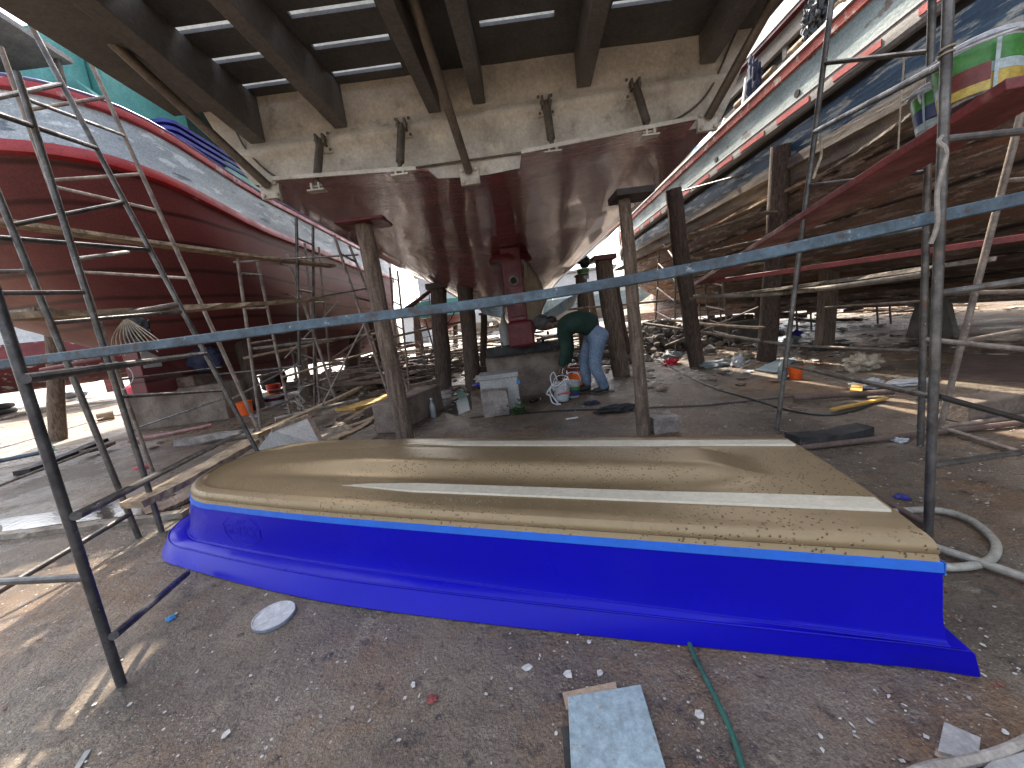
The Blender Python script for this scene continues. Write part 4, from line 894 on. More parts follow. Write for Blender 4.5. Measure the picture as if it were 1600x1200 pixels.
# ---- right tower
RP1 = Pole(G(1450, 840), G(1450, 840) + ZA * 2.6 + Vector((.0, .02, 0))); RP2 = Pole(G(1438, 697), G(1438, 697) + ZA * 3.3 + Vector((-.16, -.1, 0)))
RP3 = Pole(G(1214, 672), G(1214, 672) + ZA * 3.4 + Vector((.41, -.1, 0))); RP4 = Pole(G(1467, 675), Y(1620, 85, 2.5))
frame('upright scaffold frame on the right with its near pole planted by the hose', [RP1], [(RP1.at(218), Y(1640, 201, 1.62)), (RP1.at(459), Y(1640, 432, 1.62)), (RP1.at(727), Y(1640, 700, 1.9))], m_tube, r=.018, rr=.015)
frame('scaffold frame with rungs in front of the right boat\'s pale topsides', [RP2, RP3], [(RP3.at(99), RP2.at(80)), (RP3.at(290), RP2.at(268)), (RP3.at(388), RP2.at(357))], m_tube)
frame('leaning scaffold pole at the right edge, behind the upright frame', [RP4], [(RP4.at(283), Y(1640, 276, 2.6)), (RP4.at(533), Y(1640, 508, 2.8)), (RP4.at(457), Y(1640, 455, 2.7))], m_tube_brown)
tube('scaffold_tube', RP3.at(205), RP1.at(92) + Vector((.03, .03, 0)), .019, m_tube_dark, 'dark diagonal tube between the upright right poles over the blue strake', 'tube', GT)
tube('scaffold_tube', RP2.at(530), Y(1640, 550, 2.2), .02, m_tube_brown, 'brown tube passing the right concrete barrier at knee height', 'tube', GT)
tube('scaffold_tube', Y(1232, 571, 4.2), RP1.at(620), .018, m_tube, 'grey tube sloping down from the orange bucket to the right pole', 'tube', GT)
tube('scaffold_tube', RP1.at(620) + Vector((.02, 0, 0)), Y(1640, 667, 1.75), .016, m_cable, 'black pipe sloping down to the right edge from the near right pole', 'pipe')
tube('scaffold_tube', G(1469, 668, .04), G(1640, 645, .04), .024, m_tube_brown, 'rusty tube lying on the ground right of the upright frame', 'tube', GT)
tube('scaffold_tube', RP4.at(667), G(1592, 706, .03), .02, m_tube_brown, 'brown tube lying on sunlit ground by the leaning right pole', 'tube', GT)
tube('scaffold_tube', G(1245, 700, .03), G(1600, 660, .03), .026, m_rust, 'long rusty tube lying behind the dinghy\'s stern on the ground', 'tube', GT)
tube('scaffold_tube', G(1312, 744, .03), G(1452, 822, .03), .02, m_rust, 'rusty rod lying from under the dinghy\'s stern to the right pole', 'rod')
tube('scaffold_tube', G(1462, 855, .03), G(1640, 915, .03), .02, m_hose, 'pale pipe lying on the ground at the right edge inside the hose loop', 'pipe')
tube('scaffold_tube', G(1240, 622, .05), G(1395, 612, .05), .03, m_rust, 'short brown pipe lying on the ground near the yellow lath', 'pipe')
# red sloping plank and red rail
a0, a1 = Y(1640, 118, 1.75), Y(1100, 442, 6.2)
rpl = single('plank', MB().beam(a0, a1, .30, .05), m_redsteel, 'broad red-painted plank sloping up to the right edge carrying paint buckets', 'plank', GP, bev=.006)
single('plank', MB().beam(Y(1108, 441, 6.0), Y(1640, 365, 3.4), .06, .06), m_redsteel, 'narrow red batten under the broad red plank', 'batten', bev=.005)
plank(Y(1085, 466, 6.5), Y(1545, 405, 3.0), .16, .035, m_plank_grey, 'grey wooden plank crossing the right stilts below the red batten')
plank(Y(965, 422, 11), Y(1310, 262, 5.6), .22, .04, m_plank, 'long pale plank along the right boat\'s hull behind the scaffold')
plank(Y(1300, 266, 5.6), Y(1480, 145, 4.0), .16, .03, m_plank_grey, 'thin grey plank against the right boat\'s blue strake')
plank(Y(1060, 372, 8.0), Y(1205, 330, 6.2), .30, .02, m_plank_grey, 'short broad plank end beside the right boat\'s dark hull')
plank(Y(1050, 500, 9.0), Y(1190, 512, 6.4), .14, .03, m_plank, 'pale plank lying low behind the bark stilt on the right')
tube('bamboo_pole', Y(1085, 463, 6.2), Y(1450, 428, 3.6), .03, m_plank_grey, 'bamboo pole tied along the grey plank on the right', 'pole', sag=.06)
# rope ties
for (pts, r_, mat, lab) in (
    ([RP1.at(212), RP1.at(225) + Vector((-.05, -.03, 0)), RP1.at(245) + Vector((-.03, -.04, 0)), RP1.at(300) + Vector((-.05, -.03, 0)), RP1.at(350) + Vector((-.045, -.03, 0)), RP1.at(380) + Vector((-.06, -.02, 0))], .0085, m_rope_grey, 'grey rag rope hanging on the near right scaffold pole'),
    ([Y(1408, 88, 2.9), Y(1412, 100, 2.9), Y(1408, 150, 2.9), Y(1403, 238, 2.9)], .005, m_rope_tan, 'thin cord dangling from the right frame\'s top rung'),
    ([RP3.at(215) + Vector((.03, -.02, 0)), RP3.at(245) + Vector((.06, -.02, 0)), RP3.at(270) + Vector((.03, -.02, 0)), RP3.at(282) + Vector((.02, -.02, 0))], .01, m_rope_tan, 'tan cord knotted on the slim right scaffold pole'),
    ([RP1.at(90) + Vector((.022 * math.cos(k), .022 * math.sin(k), .003 * k)) for k in range(14)], .004, m_rope_tan, 'wire lashing round the near right pole at the diagonal tube')):
    single('cord', MB().tube(smooth_path(pts, 5), r_, 7), mat, lab, 'cord')
# twine bundle left
c0 = Y(203, 502, 3.1)
mb = MB()
for k in range(11):
    dx = (k - 5) * .022; mb.tube(smooth_path([c0 + Vector((0, -.02, .02)), c0 + Vector((dx * .6, -.03, -.03)), c0 + Vector((dx * 1.4, -.02, -.12)), c0 + Vector((dx * 2 + .02, 0, -.22 - .02 * (k % 3)))], 5), .004, 5)
single('cord', mb, m_rope_tan, 'fan of frayed yellow twine hanging from the ragged left plank', 'twine')
single('cord', MB().tube(smooth_path([Y(170, 570, 3.0), Y(185, 566, 3.0), Y(205, 580, 3.0), Y(207, 595, 3.0), Y(193, 608, 3.0), Y(178, 603, 3.0), Y(174, 590, 3.0)], 6), .004, 6), m_rope, 'loop of white wire hanging under the blue beam on the left', 'wire')
single('cloth', MB().blob(Y(212, 515, 3.9), (.13, .06, .12), .5, 2.2, 3, 21), m_cloth_black, 'black cloth hung behind the frayed twine on the left scaffold', 'cloth')

# ---- far ladder frames in the middle
GL = 'far ladder frames'
def ladder(label, b0, t0, b1, t1, n, mat=None, r=.025, y0=None):
    """two poles given as pixel ends with depths, n rungs"""
    p0 = Pole(Y(*b0), Y(*t0)); p1 = Pole(Y(*b1), Y(*t1))
    return frame(label, [p0, p1], [(p0.b.lerp(p0.t, (i + .6) / n), p1.b.lerp(p1.t, (i + .6) / n)) for i in range(n)], mat or m_tube_brown, 'scaffold', GL, r, r * .8, 'scaffold_ladder')
def gb_(px, py):
    q = G(px, py); return (px, py, q.y)
def lad(label, b0, t0, b1, t1, n, **k):
    q0, q1 = gb_(*b0), gb_(*b1)
    return ladder(label, q0, (*t0, q0[2]), q1, (*t1, q1[2]), n, **k)
lad('ladder frame nearest the white panel, its thick pole ringed with wire', (470, 650), (463, 338), (492, 640), (489, 352), 4, mat=m_tube, r=.028)
lad('leaning ladder frame directly behind the grey left stilt of the middle boat', (612, 632), (522, 368), (642, 622), (546, 384), 4)
lad('low ladder frame in front of the maroon hull by the black bags', (408, 672), (371, 404), (455, 655), (402, 409), 5)
lad('leaning ladder frame between the low one and the thick ringed pole', (470, 620), (423, 388), (530, 640), (448, 397), 5)
lad('far thin ladder frame past the left stilt below the teal bow', (624, 600), (609, 418), (640, 610), (621, 423), 5)
lad('far ladder frame leaning among planks behind the two dark middle stilts', (668, 590), (655, 500), (690, 588), (664, 498), 3)
lad('far ladder frame by the bark stilt in front of the right boat\'s bow', (1022, 545), (1034, 318), (1055, 552), (1055, 360), 6)
lad('ladder frame seen against the right boat\'s pale bow topsides', (1095, 520), (1082, 252), (1130, 535), (1101, 226), 6)
lad('slim far ladder frame under the right boat\'s hull by the squared post', (1140, 545), (1128, 430), (1112, 538), (1098, 425), 3)
lad('ladder frame between the two leaning ones in front of the maroon hull\'s middle', (500, 632), (476, 380), (520, 622), (498, 386), 4)
lad('far ladder frame under the maroon hull behind the black rubbish sack', (440, 602), (432, 470), (462, 598), (452, 466), 3)
lad('thin far ladder frame in the bright gap right of the grey front stilt', (662, 572), (650, 460), (684, 568), (670, 456), 4)
lad('far ladder frame between the stout dark stilt and the squared post', (1246, 520), (1240, 400), (1268, 516), (1262, 398), 4)
lad('far ladder frame under the right hull before the concrete barrier', (1372, 508), (1366, 420), (1392, 506), (1386, 418), 3)
# horizontals among them
for (a, b, lab, mat, r) in (
    ((365, 410, 6.8), (560, 398, 7.6), 'thin pole tied along the maroon hull above the ladder frames', m_tube_brown, .02),
    ((340, 585, 6.5), (470, 572, 6.8), 'tube by the black backpack between ladder frames', m_tube, .02),
    ((360, 625, 6.3), (480, 560, 7.5), 'sloping tube behind the low ladder frame', m_tube_brown, .018),
    ((395, 545, 8.0), (600, 520, 9.5), 'far plank rail behind the ringed pole', m_plank_grey, .03),
    ((440, 590, 6.4), (585, 548, 8.0), 'wooden pole between ladder frames left of the grey stilt', m_plank, .025),
    ((610, 527, 9.0), (735, 500, 11.0), 'pale pole crossing behind the grey left stilt', m_plank, .03),
    ((860, 486, 10.0), (1040, 470, 10.5), 'pale pole behind the bending man toward the bark stilt', m_plank, .03),
    ((640, 560, 10), (760, 540, 12), 'far tube behind the dark middle stilts', m_tube, .02),
    ((1005, 505, 9.5), (1240, 540, 6.5), 'long pole lying low in front of the rubble heap', m_plank_grey, .03),
    ((1238, 540, 6.5), (1440, 548, 5.0), 'dark tube running at ankle height toward the right frame', m_tube_brown, .022)):
    tube('scaffold_tube', Y(*a), Y(*b), r, mat, lab, 'tube', GT)
for (a, b, lab, mat, r) in (
    ((500, 640, 6.2), (588, 470, 6.8), 'thin leaning pole crossing behind the grey front stilt from low left', m_tube_brown, .018),
    ((445, 560, 7.5), (530, 470, 8.0), 'slim leaning pole among the ladder frames under the maroon hull', m_tube_brown, .018),
    ((520, 560, 8.5), (650, 470, 9.5), 'maroon-brown pole slanting up behind the grey front stilt', m_timber, .03),
    ((640, 480, 11), (690, 440, 11.5), 'maroon prop slanting under the hull beside the dark middle stilts', m_leftred, .06),
    ((655, 585, 9.5), (720, 470, 10.5), 'thin far pole leaning between the dark middle stilts', m_tube, .02),
    ((380, 560, 8.2), (520, 532, 9.2), 'pale batten under the maroon keel behind the ladder frames', m_plank, .03),
    ((430, 655, 5.6), (560, 625, 6.6), 'batten lying behind the white panel', m_plank_grey, .03),
    ((330, 520, 6.5), (470, 506, 7.2), 'brown rail tied across the maroon hull below the ragged plank', m_tube_brown, .02),
    ((460, 470, 6.6), (590, 448, 7.4), 'thin rail behind the ladder heads left of the grey front stilt', m_tube, .018),
    ((440, 520, 7.0), (600, 492, 8.2), 'weathered rail under the blue beam left of the grey front stilt', m_plank_grey, .025),
    ((600, 600, 7.5), (760, 572, 9.5), 'low rail behind the dark middle stilts', m_tube_brown, .02),
    ((1060, 300, 8.8), (1200, 262, 6.8), 'thin rail along the pale bow of the right boat', m_tube, .02),
    ((1110, 392, 7.6), (1290, 352, 5.6), 'brown rail along the right hull above the red plank\'s foot', m_tube_brown, .02),
    ((1290, 480, 6.0), (1450, 470, 4.6), 'thin rail crossing the squared timber stilt', m_tube_brown, .018),
    ((1040, 540, 8.5), (1185, 480, 7.5), 'thin pole slanting across the bark stilt', m_tube_brown, .02),
    ((1060, 430, 9.5), (1200, 410, 7.5), 'pale scaffold pole along the right boat\'s bow planks', m_plank, .03)):
    tube('scaffold_tube', Y(*a), Y(*b), r, mat, lab, 'pole', GT)
single('wire', MB().tube([Y(468 + random.uniform(-9, 12), 598 + k * 1.6 + random.uniform(-10, 10), 5.72 + random.uniform(-.08, .08)) for k in range(30)], .004, 5), m_rope_grey, 'tangle of grey wire on the thick ringed pole', 'wire')

# ================================================================ timber stilts under the hulls
GS = 'timber stilts under the hulls'
def stilt(label, b, t, rb_, rt_, mat=None, pad=None, padmat=None, wob=.03):
    """log post from b to t, optional pad (wx, wy, h) on its head"""
    f = thing('timber_stilt', b, label, 'stilt', GS)
    MB().log(b, t, rb_, rt_, 14, 16, wob).build('post', mat or m_post, f)
    if pad:
        mb = MB().obox(Vector(t) + Vector((pad[3] if len(pad) > 3 else 0, 0, pad[2] / 2)), (XA, YA, ZA), (pad[0] / 2, pad[1] / 2, pad[2] / 2))
        mb.build('pad', padmat or m_red_gloss, f, smooth=0, bev=.008)
    return f
def stilt_px(label, base, top, wpx, Yb=None, pad=None, mat=None, padmat=None, dy=0.0, wob=.03, wt=None):
    b = G(*base) if Yb is None else None
    if Yb is not None:
        q = Y(base[0], base[1], Yb); b = Vector((q.x, Yb, 0))
    t = Y(top[0], top[1], b.y + dy)
    r_ = wpx / 2 / FPX * b.y * .93
    return stilt(label, b, t, r_, r_ * (wt or .92), mat, pad, padmat, wob)
# front pair: feet hidden behind the dinghy
q = Y(630, 680, 3.95); tp = Y(570, 352, 3.95)
k = (tp - q) / (tp.z - q.z); ft = q - k * q.z
stilt('pale grey front stilt left of centre with a square red pad on its head', ft, tp, .088, .078, m_post, (.46, .34, .03, 0), m_red_gloss)
q = Y(1005, 675, 3.72); tp = Y(977, 312, 3.72); k = (tp - q) / (tp.z - q.z); ft = q - k * q.z
stilt('slim brown front stilt right of centre under a dark pad', ft, tp, .066, .056, m_post, (.34, .30, .06, .05), m_cap_dark, .02)
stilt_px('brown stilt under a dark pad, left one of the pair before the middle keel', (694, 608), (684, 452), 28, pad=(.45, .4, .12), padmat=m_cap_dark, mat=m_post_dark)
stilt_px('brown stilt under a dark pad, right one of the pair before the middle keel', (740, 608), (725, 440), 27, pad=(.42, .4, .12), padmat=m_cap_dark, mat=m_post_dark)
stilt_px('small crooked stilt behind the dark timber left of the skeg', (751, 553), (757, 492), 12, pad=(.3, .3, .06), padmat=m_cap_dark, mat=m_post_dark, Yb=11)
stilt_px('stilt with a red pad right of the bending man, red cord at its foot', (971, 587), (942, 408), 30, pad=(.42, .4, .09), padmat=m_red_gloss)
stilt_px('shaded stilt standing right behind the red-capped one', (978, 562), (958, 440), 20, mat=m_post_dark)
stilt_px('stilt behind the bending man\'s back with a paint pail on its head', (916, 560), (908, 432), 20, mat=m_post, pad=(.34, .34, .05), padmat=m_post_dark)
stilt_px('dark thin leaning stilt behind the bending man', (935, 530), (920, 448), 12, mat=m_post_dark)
stilt_px('tall bark-covered stilt leaning between middle and right boats', (1090, 574), (1050, 296), 26, mat=m_post_dark, dy=-.3, wob=.06)
stilt_px('stout dark stilt with a sunlit edge under the right boat\'s side', (1197, 563), (1222, 226), 28, mat=m_post_dark, dy=-.9)
def squared(label, base, top, wpx, dy=0, mat=None):
    b = G(*base); t = Y(top[0], top[1], b.y + dy); wd = wpx / FPX * b.y * .9
    f = thing('timber_stilt', b, label, 'stilt', GS)
    MB().rough_beam(b, t, wd, wd * .8, 10, .006, (0, 1, 0)).build('post', mat or m_post, f, smooth=0)
    MB().box((b.x - .3, b.y - .25, 0), (b.x + .3, b.y + .25, .08)).build('pad', m_black_timber, f, smooth=0, bev=.01)
squared('squared timber stilt on a black foot under the right hull', (1287, 545), (1300, 336), 22, 0)
stilt_px('slim stilt left of the squared one under the right hull', (1184, 524), (1190, 402), 14, mat=m_post, wob=.02)
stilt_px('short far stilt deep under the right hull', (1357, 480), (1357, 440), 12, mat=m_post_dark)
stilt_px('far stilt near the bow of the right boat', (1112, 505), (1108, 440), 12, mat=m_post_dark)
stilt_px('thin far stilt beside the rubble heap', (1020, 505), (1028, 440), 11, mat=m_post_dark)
stilt_px('pale brown stilt at the left end of the yard before the maroon rudder', (92, 688), (80, 470), 22, mat=m_post)
stilt_px('short stump beside the left concrete block', (220, 664), (214, 600), 14, mat=m_post)
stilt_px('dark stilt against the maroon hull right of the left concrete block', (405, 640), (362, 484), 20, mat=m_post_dark)
stilt_px('crooked dark stilt behind the pale grey front stilt', (550, 588), (568, 396), 20, mat=m_post_dark, wob=.09)
stilt_px('dark leaning stilt under the maroon hull left of the crooked one', (548, 575), (520, 480), 14, mat=m_post_dark)
stilt_px('rusty brown stilt behind the ringed ladder pole', (480, 620), (470, 540), 18, mat=m_post)
stilt_px('dark stilt leaning beside the grey front stilt\'s foot', (606, 590), (580, 500), 13, mat=m_post_dark)
stilt_px('far dark stilt right of the grey front stilt', (622, 545), (612, 490), 12, mat=m_post_dark)

# ================================================================ blocks and timbers
def rough_block(name, lo, hi, mat, label, cat, group=None, amp=.012, rot=0.0, bev=.02, taper=0.0):
    mb = MB(); nx, ny, nz_ = 10, 6, 6; lo, hi = Vector(lo), Vector(hi); c = (lo + hi) / 2
    bm = bmesh.new(); bmesh.ops.create_cube(bm, size=2); bmesh.ops.subdivide_edges(bm, edges=bm.edges[:], cuts=7, use_grid_fill=True)
    h = (hi - lo) / 2; vs = []
    for v in bm.verts:
        q = Vector((v.co.x * h.x, v.co.y * h.y * (1 - taper * (v.co.z + 1) / 2), v.co.z * h.z)); q.x *= (1 - taper * .3 * (v.co.z + 1) / 2)
        cr = sorted([abs(v.co.x), abs(v.co.y), abs(v.co.z)])
        if cr[1] > .98: q *= (1 - .02 - .03 * max(0, noise.noise((q + c) * 6)))
        nn = noise.fractal((q + c) * 4, 1, 2, 4) * amp; q += v.co.normalized() * nn
        q = Matrix.Rotation(rot, 3, 'Z') @ q + c
        if v.co.z < -.99: q.z = max(q.z, lo.z) if lo.z > .001 else 0.0
        vs.append(q)
    fs = [tuple(v.index for v in f.verts) for f in bm.faces]; bm.free(); mb.add(vs, fs)
    return single(name, mb, mat, label, cat, group, smooth=30)
ka, kb = Y(757, 558, 6.55), Y(876, 541, 6.55)
rough_block('concrete_block', (ka.x, 6.55, 0), (kb.x, 7.5, ka.z - .02), m_conc, 'brown-grey concrete keel block carrying the black timber under the red skeg', 'concrete block')
rough_block('timber_beam', (ka.x + .04, 6.4, ka.z - .015), (kb.x + .15, 6.95, .885), m_black_timber, 'black timber on the keel block directly under the red skeg', 'timber', amp=.01)
q0, q1 = G(232, 665), G(372, 652)
mb_ = rough_block('concrete_block', (q0.x, 8.15, 0), (q1.x - .15, 9.3, .78), m_conc, 'big grey concrete block under the left boat\'s keel with faded paint marks', 'concrete block')
rough_block('timber_beam', (q0.x + .6, 8.2, .775), (q1.x - .75, 9.0, 1.0), m_timber, 'mouldy timber lying on the left concrete block', 'timber', amp=.04)
q0, q1 = G(1395, 525), G(1590, 538)
rough_block('concrete_barrier', (q0.x, 7.0, 0), (q1.x + .6, 7.9, .95), m_conc_dark, 'grey concrete road barrier with bolt holes under the right boat', 'barrier', taper=.55)
rough_block('concrete_block', (5.6, 10.4, 0), (7.2, 11.2, .55), m_conc_dark, 'low dark concrete block far under the right hull', 'concrete block')
rough_block('concrete_block', (6.6, 13.0, 0), (8.4, 13.9, .6), m_conc_dark, 'far concrete block beneath the right boat\'s bow', 'concrete block')
b0, b1 = G(583, 682), G(700, 640)
mb = MB().beam(b0 + Vector((.18, .05, .21)), b1 + Vector((-.25, .15, .21)), .36, .42); single('concrete_block', mb, m_conc, 'long brown block lying behind the pale grey front stilt', 'block', bev=.02)
rough_block('concrete_lump', (G(757, 653).x, G(757, 653).y, 0), (G(797, 650).x, G(797, 650).y + .33, .36), m_stone, 'small rough concrete lump in front of the white box', 'concrete lump', amp=.03)
rough_block('concrete_block', (G(1030, 684).x, 3.66, 0), (G(1078, 684).x, 3.95, .16), m_stone, 'pale stone block behind the dinghy right of the slim front stilt', 'stone', amp=.03)
b0 = G(1238, 700); b1 = G(1352, 684)
single('timber_beam', MB().rough_beam(b0 + ZA * .06, b1 + ZA * .06, .16, .10, 12, .01), m_black_timber, 'charred black timber lying behind the dinghy\'s stern corner', 'timber', smooth=0)
b0, b1 = G(1492, 660), G(1600, 650)
single('timber_beam', MB().beam(b0 + ZA * .09, b1 + ZA * .09 + YA * .1, .2, .18), m_conc, 'short sawn timber block with pale top by the leaning right pole', 'timber block', bev=.015)
single('stone', MB().blob(G(697, 622) + ZA * .06, (.17, .12, .09), .3, 1.4, 3, 4, 0.0), m_stone, 'grey stone beside the foot of the dark middle stilt', 'stone')
for (b0, b1, wd, ht, lab) in ((G(680, 618), G(720, 605), .2, .06, 'dark foot plank under the left of the two dark middle stilts'), (G(725, 610), G(760, 604), .25, .05, 'dark foot plank under the right of the two dark middle stilts'),
        (G(545, 672), G(590, 655), .14, .08, 'pale board end before the long brown block'), (G(520, 690), G(575, 662), .18, .03, 'sunlit board lying behind the dinghy left of the brown block')):
    single('plank', MB().rough_beam(b0 + ZA * .03, b1 + ZA * .03, wd, ht, 8, .008), m_timber if 'dark' in lab else m_plank, lab, 'plank', smooth=0)
tb0 = G(1490, 582); 
single('steel_sheet', MB().prism([G(1470, 590), G(1640, 600), G(1640, 560), G(1500, 555)], (0, 0, .02)), m_rust, 'rusty steel sheet lying on the ground below the concrete barrier', 'steel sheet', smooth=0)

# ================================================================ person bending over
PY = 6.05
def P2(px, py, dy=0.0): return Y(px, py, PY + dy)
def skin_mesh(name, chains, mat, parent, levels=2, root=0):
    """chains of (point, rx, ry); a chain may start with an index into earlier points to branch from"""
    vs, es, rs = [], [], []
    for ch in chains:
        prev = None
        for it in ch:
            if isinstance(it, int): prev = it; continue
            p, r = it; vs.append(Vector(p)); rs.append(r); i = len(vs) - 1
            if prev is not None: es.append((prev, i))
            prev = i
    o0 = Vector(parent['_o'])
    me = bpy.data.meshes.new(name); me.from_pydata([tuple(v - o0) for v in vs], es, [])
    o = bpy.data.objects.new(name, me); C.objects.link(o); o.parent = parent; o['_o'] = tuple(o0)
    md = o.modifiers.new('skin', 'SKIN'); md.use_smooth_shade = True
    lay = me.skin_vertices[0].data
    for i, r in enumerate(rs):
        lay[i].radius = r if isinstance(r, tuple) else (r, r); lay[i].use_root = (i == root)
    sd = o.modifiers.new('sub', 'SUBSURF'); sd.levels = levels; sd.render_levels = levels
    me.materials.append(mat)
    return o
foot0 = G(940, 622)
man = thing('person', (P2(935, 610).x, PY, 0), 'person in a green shirt and faded jeans bending over to lift a white pail', 'person')
sh, nk, hd = P2(884, 508), P2(868, 506, -.01), P2(851, 508, -.01)
hipc = P2(932, 512)
# body: neck, head, forearms, hands, ankles in one continuous surface
wrR, haR = P2(876, 577, -.06), P2(873, 587, -.06)
wrL = P2(884, 574, .24)
body = skin_mesh('body', [
    [(hipc, .09), (P2(908, 502), .10), (sh, .09), (nk, .065), (P2(860, 507, -.01), .085), (hd, .105), (P2(843, 506, -.01), .085)],
    [2, (P2(880, 520, -.17), .06), (P2(884, 546, -.15), .048), (wrR, .032), (haR, .038)],
    [2, (P2(884, 516, .18), .06), (P2(890, 545, .22), .048), (wrL, .032), (P2(881, 584, .24), .038)],
    [0, (P2(932, 526, -.10), .07), (P2(928, 570, -.10), .05), (P2(946, 606, -.04), .04), (P2(942, 616, -.04), .04)],
    [0, (P2(926, 526, .12), .07), (P2(915, 568, .16), .05), (P2(918, 603, .20), .04), (P2(914, 611, .20), .04)]], m_skin, man)
# face: nose, brow, ear ; fingers
nb = P2(853, 517, -.02)
MB().blob(P2(856, 520, -.05), (.022, .022, .03), .1, 1, 2, 1).build('nose', m_skin, man)
MB().blob(P2(864, 509, -.11), (.028, .014, .036), .15, 1, 2, 2).build('ear', m_skin, man)
for q_, sgn in ((haR, -1), (P2(881, 584, .24), 1)):
    for i in range(4):
        o_ = q_ + Vector((-.030 + .020 * i, -.015 * sgn, -.02))
        skin_mesh('finger', [[(o_ + Vector((0, 0, .03)), .011), (o_ + Vector((0, .012, -.035)), .010), (o_ + Vector((.012, .03, -.062 + .006 * abs(i - 1.5))), .009), (o_ + Vector((.03, .03, -.05)), .008)]], m_skin, man, 1)
    o_ = q_ + Vector((.03, 0, .0)); skin_mesh('thumb', [[(o_, .014), (o_ + Vector((.025, .01, -.02)), .012), (o_ + Vector((.02, .02, -.05)), .010)]], m_skin, man, 1)
# clothing
skin_mesh('shirt', [
    [(P2(931, 513, .0), (.215, .20)), (P2(916, 504), (.225, .205)), (P2(899, 502), (.22, .195)), (P2(886, 506), (.20, .165)), (P2(873, 506), (.095, .10))],
    [3, (P2(880, 521, -.17), .105), (P2(885, 545, -.16), .092), (P2(879, 566, -.08), .074), (P2(877, 573, -.07), .064)],
    [3, (P2(885, 518, .18), .105), (P2(890, 544, .22), .09), (P2(886, 570, .24), .066)]], m_shirt, man, 2)
MB().grid([[P2(868, 498, -.04) , P2(880, 512, -.17)], [P2(872, 496, .02), P2(880, 500, .1)]]).build('collar', m_shirt, man) if False else None
skin_mesh('jeans', [
    [(P2(938, 508), (.18, .19)), (P2(932, 520), (.20, .20))],
    [1, (P2(934, 532, -.13), .140), (P2(931, 552, -.12), .122), (P2(929, 572, -.10), .104), (P2(939, 592, -.06), .092), (P2(946, 608, -.04), .084)],
    [1, (P2(924, 532, .14), .135), (P2(917, 550, .15), .118), (P2(914, 568, .16), .10), (P2(916, 590, .19), .09), (P2(918, 604, .20), .08)]], m_jeans, man, 2)
for (hx, tx, dy_, yb) in ((957, 924, -.04, 621), (928, 893, .20, 616)):
    h_, t_ = P2(hx, yb, dy_), P2(tx, yb + 2, dy_); h_.z = t_.z = .05
    up_ = Vector((0, 0, 1)); d_ = (t_ - h_).normalized()
    skin_mesh('shoe', [[(h_ + d_ * .03 + up_ * .02, (.05, .06)), (h_ + d_ * .10 + up_ * .03, (.05, .065)), (h_ + d_ * .20 + up_ * .01, (.055, .045)), (t_ - d_ * .04 - up_ * .0, (.055, .035))]], m_shoe, man, 2)
    MB().obox((h_ + t_) / 2 + Vector((0, 0, -.04)), (d_, d_.cross(up_), up_), ((t_ - h_).length / 2 + .03, .055, .012)).build('sole', m_rubber, man, bev=.008)
cp = MB().blob(P2(846, 504, -.01), (.125, .115, .125), .05, 2, 3, 3); cp.build('cap', m_capcloth, man)
MB().blob(P2(842, 519, -.02), (.09, .09, .016), .05, 1, 2, 5).build('cap_peak', m_hair, man)
MB().blob(P2(861, 500, -.01), (.085, .095, .06), .1, 3, 2, 8).build('hair', m_hair, man)

# ================================================================ pails, box, bottles
def pail(name, c, r, h, mats, label, cat='pail', group=None, tilt=(0, 0), bail=True, lid=False, bailmat=None, open_=True, bail_up=True):
    """mats: list of (material, z0 fraction, z1 fraction) bands of the tapering wall"""
    f = thing(name, c, label, cat, group); c = Vector(c)
    ax = Vector((tilt[0], tilt[1], 1)).normalized()
    def rr(t): return r * (.86 + .14 * t)
    mb = MB(); prof = [(rr(0) * .97, 0), (rr(0), .004), (rr(.95), h * .95), (r * 1.05, h * .95), (r * 1.06, h * 1.0), (r * .98, h * 1.0), (rr(.93) * .96, h * .90), (rr(.5) * .95, h * .5)] if open_ else [(rr(0) * .97, 0), (rr(0), .004), (rr(.95), h * .95), (r * 1.06, h * .95), (r * 1.07, h), (r * .9, h * 1.02)]
    mb.lathe(c, prof, 32, ax); mb.build('pail_body', mats[0][0], f, smooth=40)
    for (mt, t0, t1) in mats[1:]:
        MB().lathe(c, [(rr(t0) + .0012, h * t0), (rr(t0) + .003, h * t0 + .001), (rr(t1) + .003, h * t1 - .001), (rr(t1) + .0012, h * t1)], 32, ax).build('label_band', mt, f, smooth=40)
    if open_:
        MB().lathe(c, [(rr(.5) * .94, h * .55), (rr(.5) * .5, h * .56)], 24, ax).build('pail_inside', m_cap_dark, f)
    if bail:
        pts = [c + ax * (h * .93) + Vector((math.cos(a) * r * 1.08, 0, (math.sin(a) * r * (1.25 if bail_up else -.75)))) for a in [math.pi * i / 12 for i in range(13)]]
        MB().tube(pts, .006, 8).build('handle', bailmat or m_white, f)
    return f
w1 = Y(876, 612, 5.72)
pw_ = pail('paint_pail', (w1.x, 5.72, .02), .125, .25, [(m_plastic_white, 0, 1), (m_palelabel, .1, .45)], 'white paint pail with red lettering under a tangle of white rope, held by the man', tilt=(.12, 0))
zl = .02 + .25 * .50
text_mesh('BOWSAR', .046, .0012, (w1.x + .03, 5.72 - .126, zl), (1, 0, .1), (0, 0, 1), m_red_ink, 'lettering', pw_, .002)
w2 = Y(893, 603, 5.98)
pail('paint_pail', (w2.x, 5.98, 0.0), .125, .26, [(m_plastic_white, 0, 1), (m_navy_label, .12, .48), (m_green, .48, .68)], 'white paint pail with navy and green label behind the rope-covered one', tilt=(.08, 0))
mb = MB(); rng = random.Random(3); c_ = Vector((w1.x - .02, 5.66, .24))
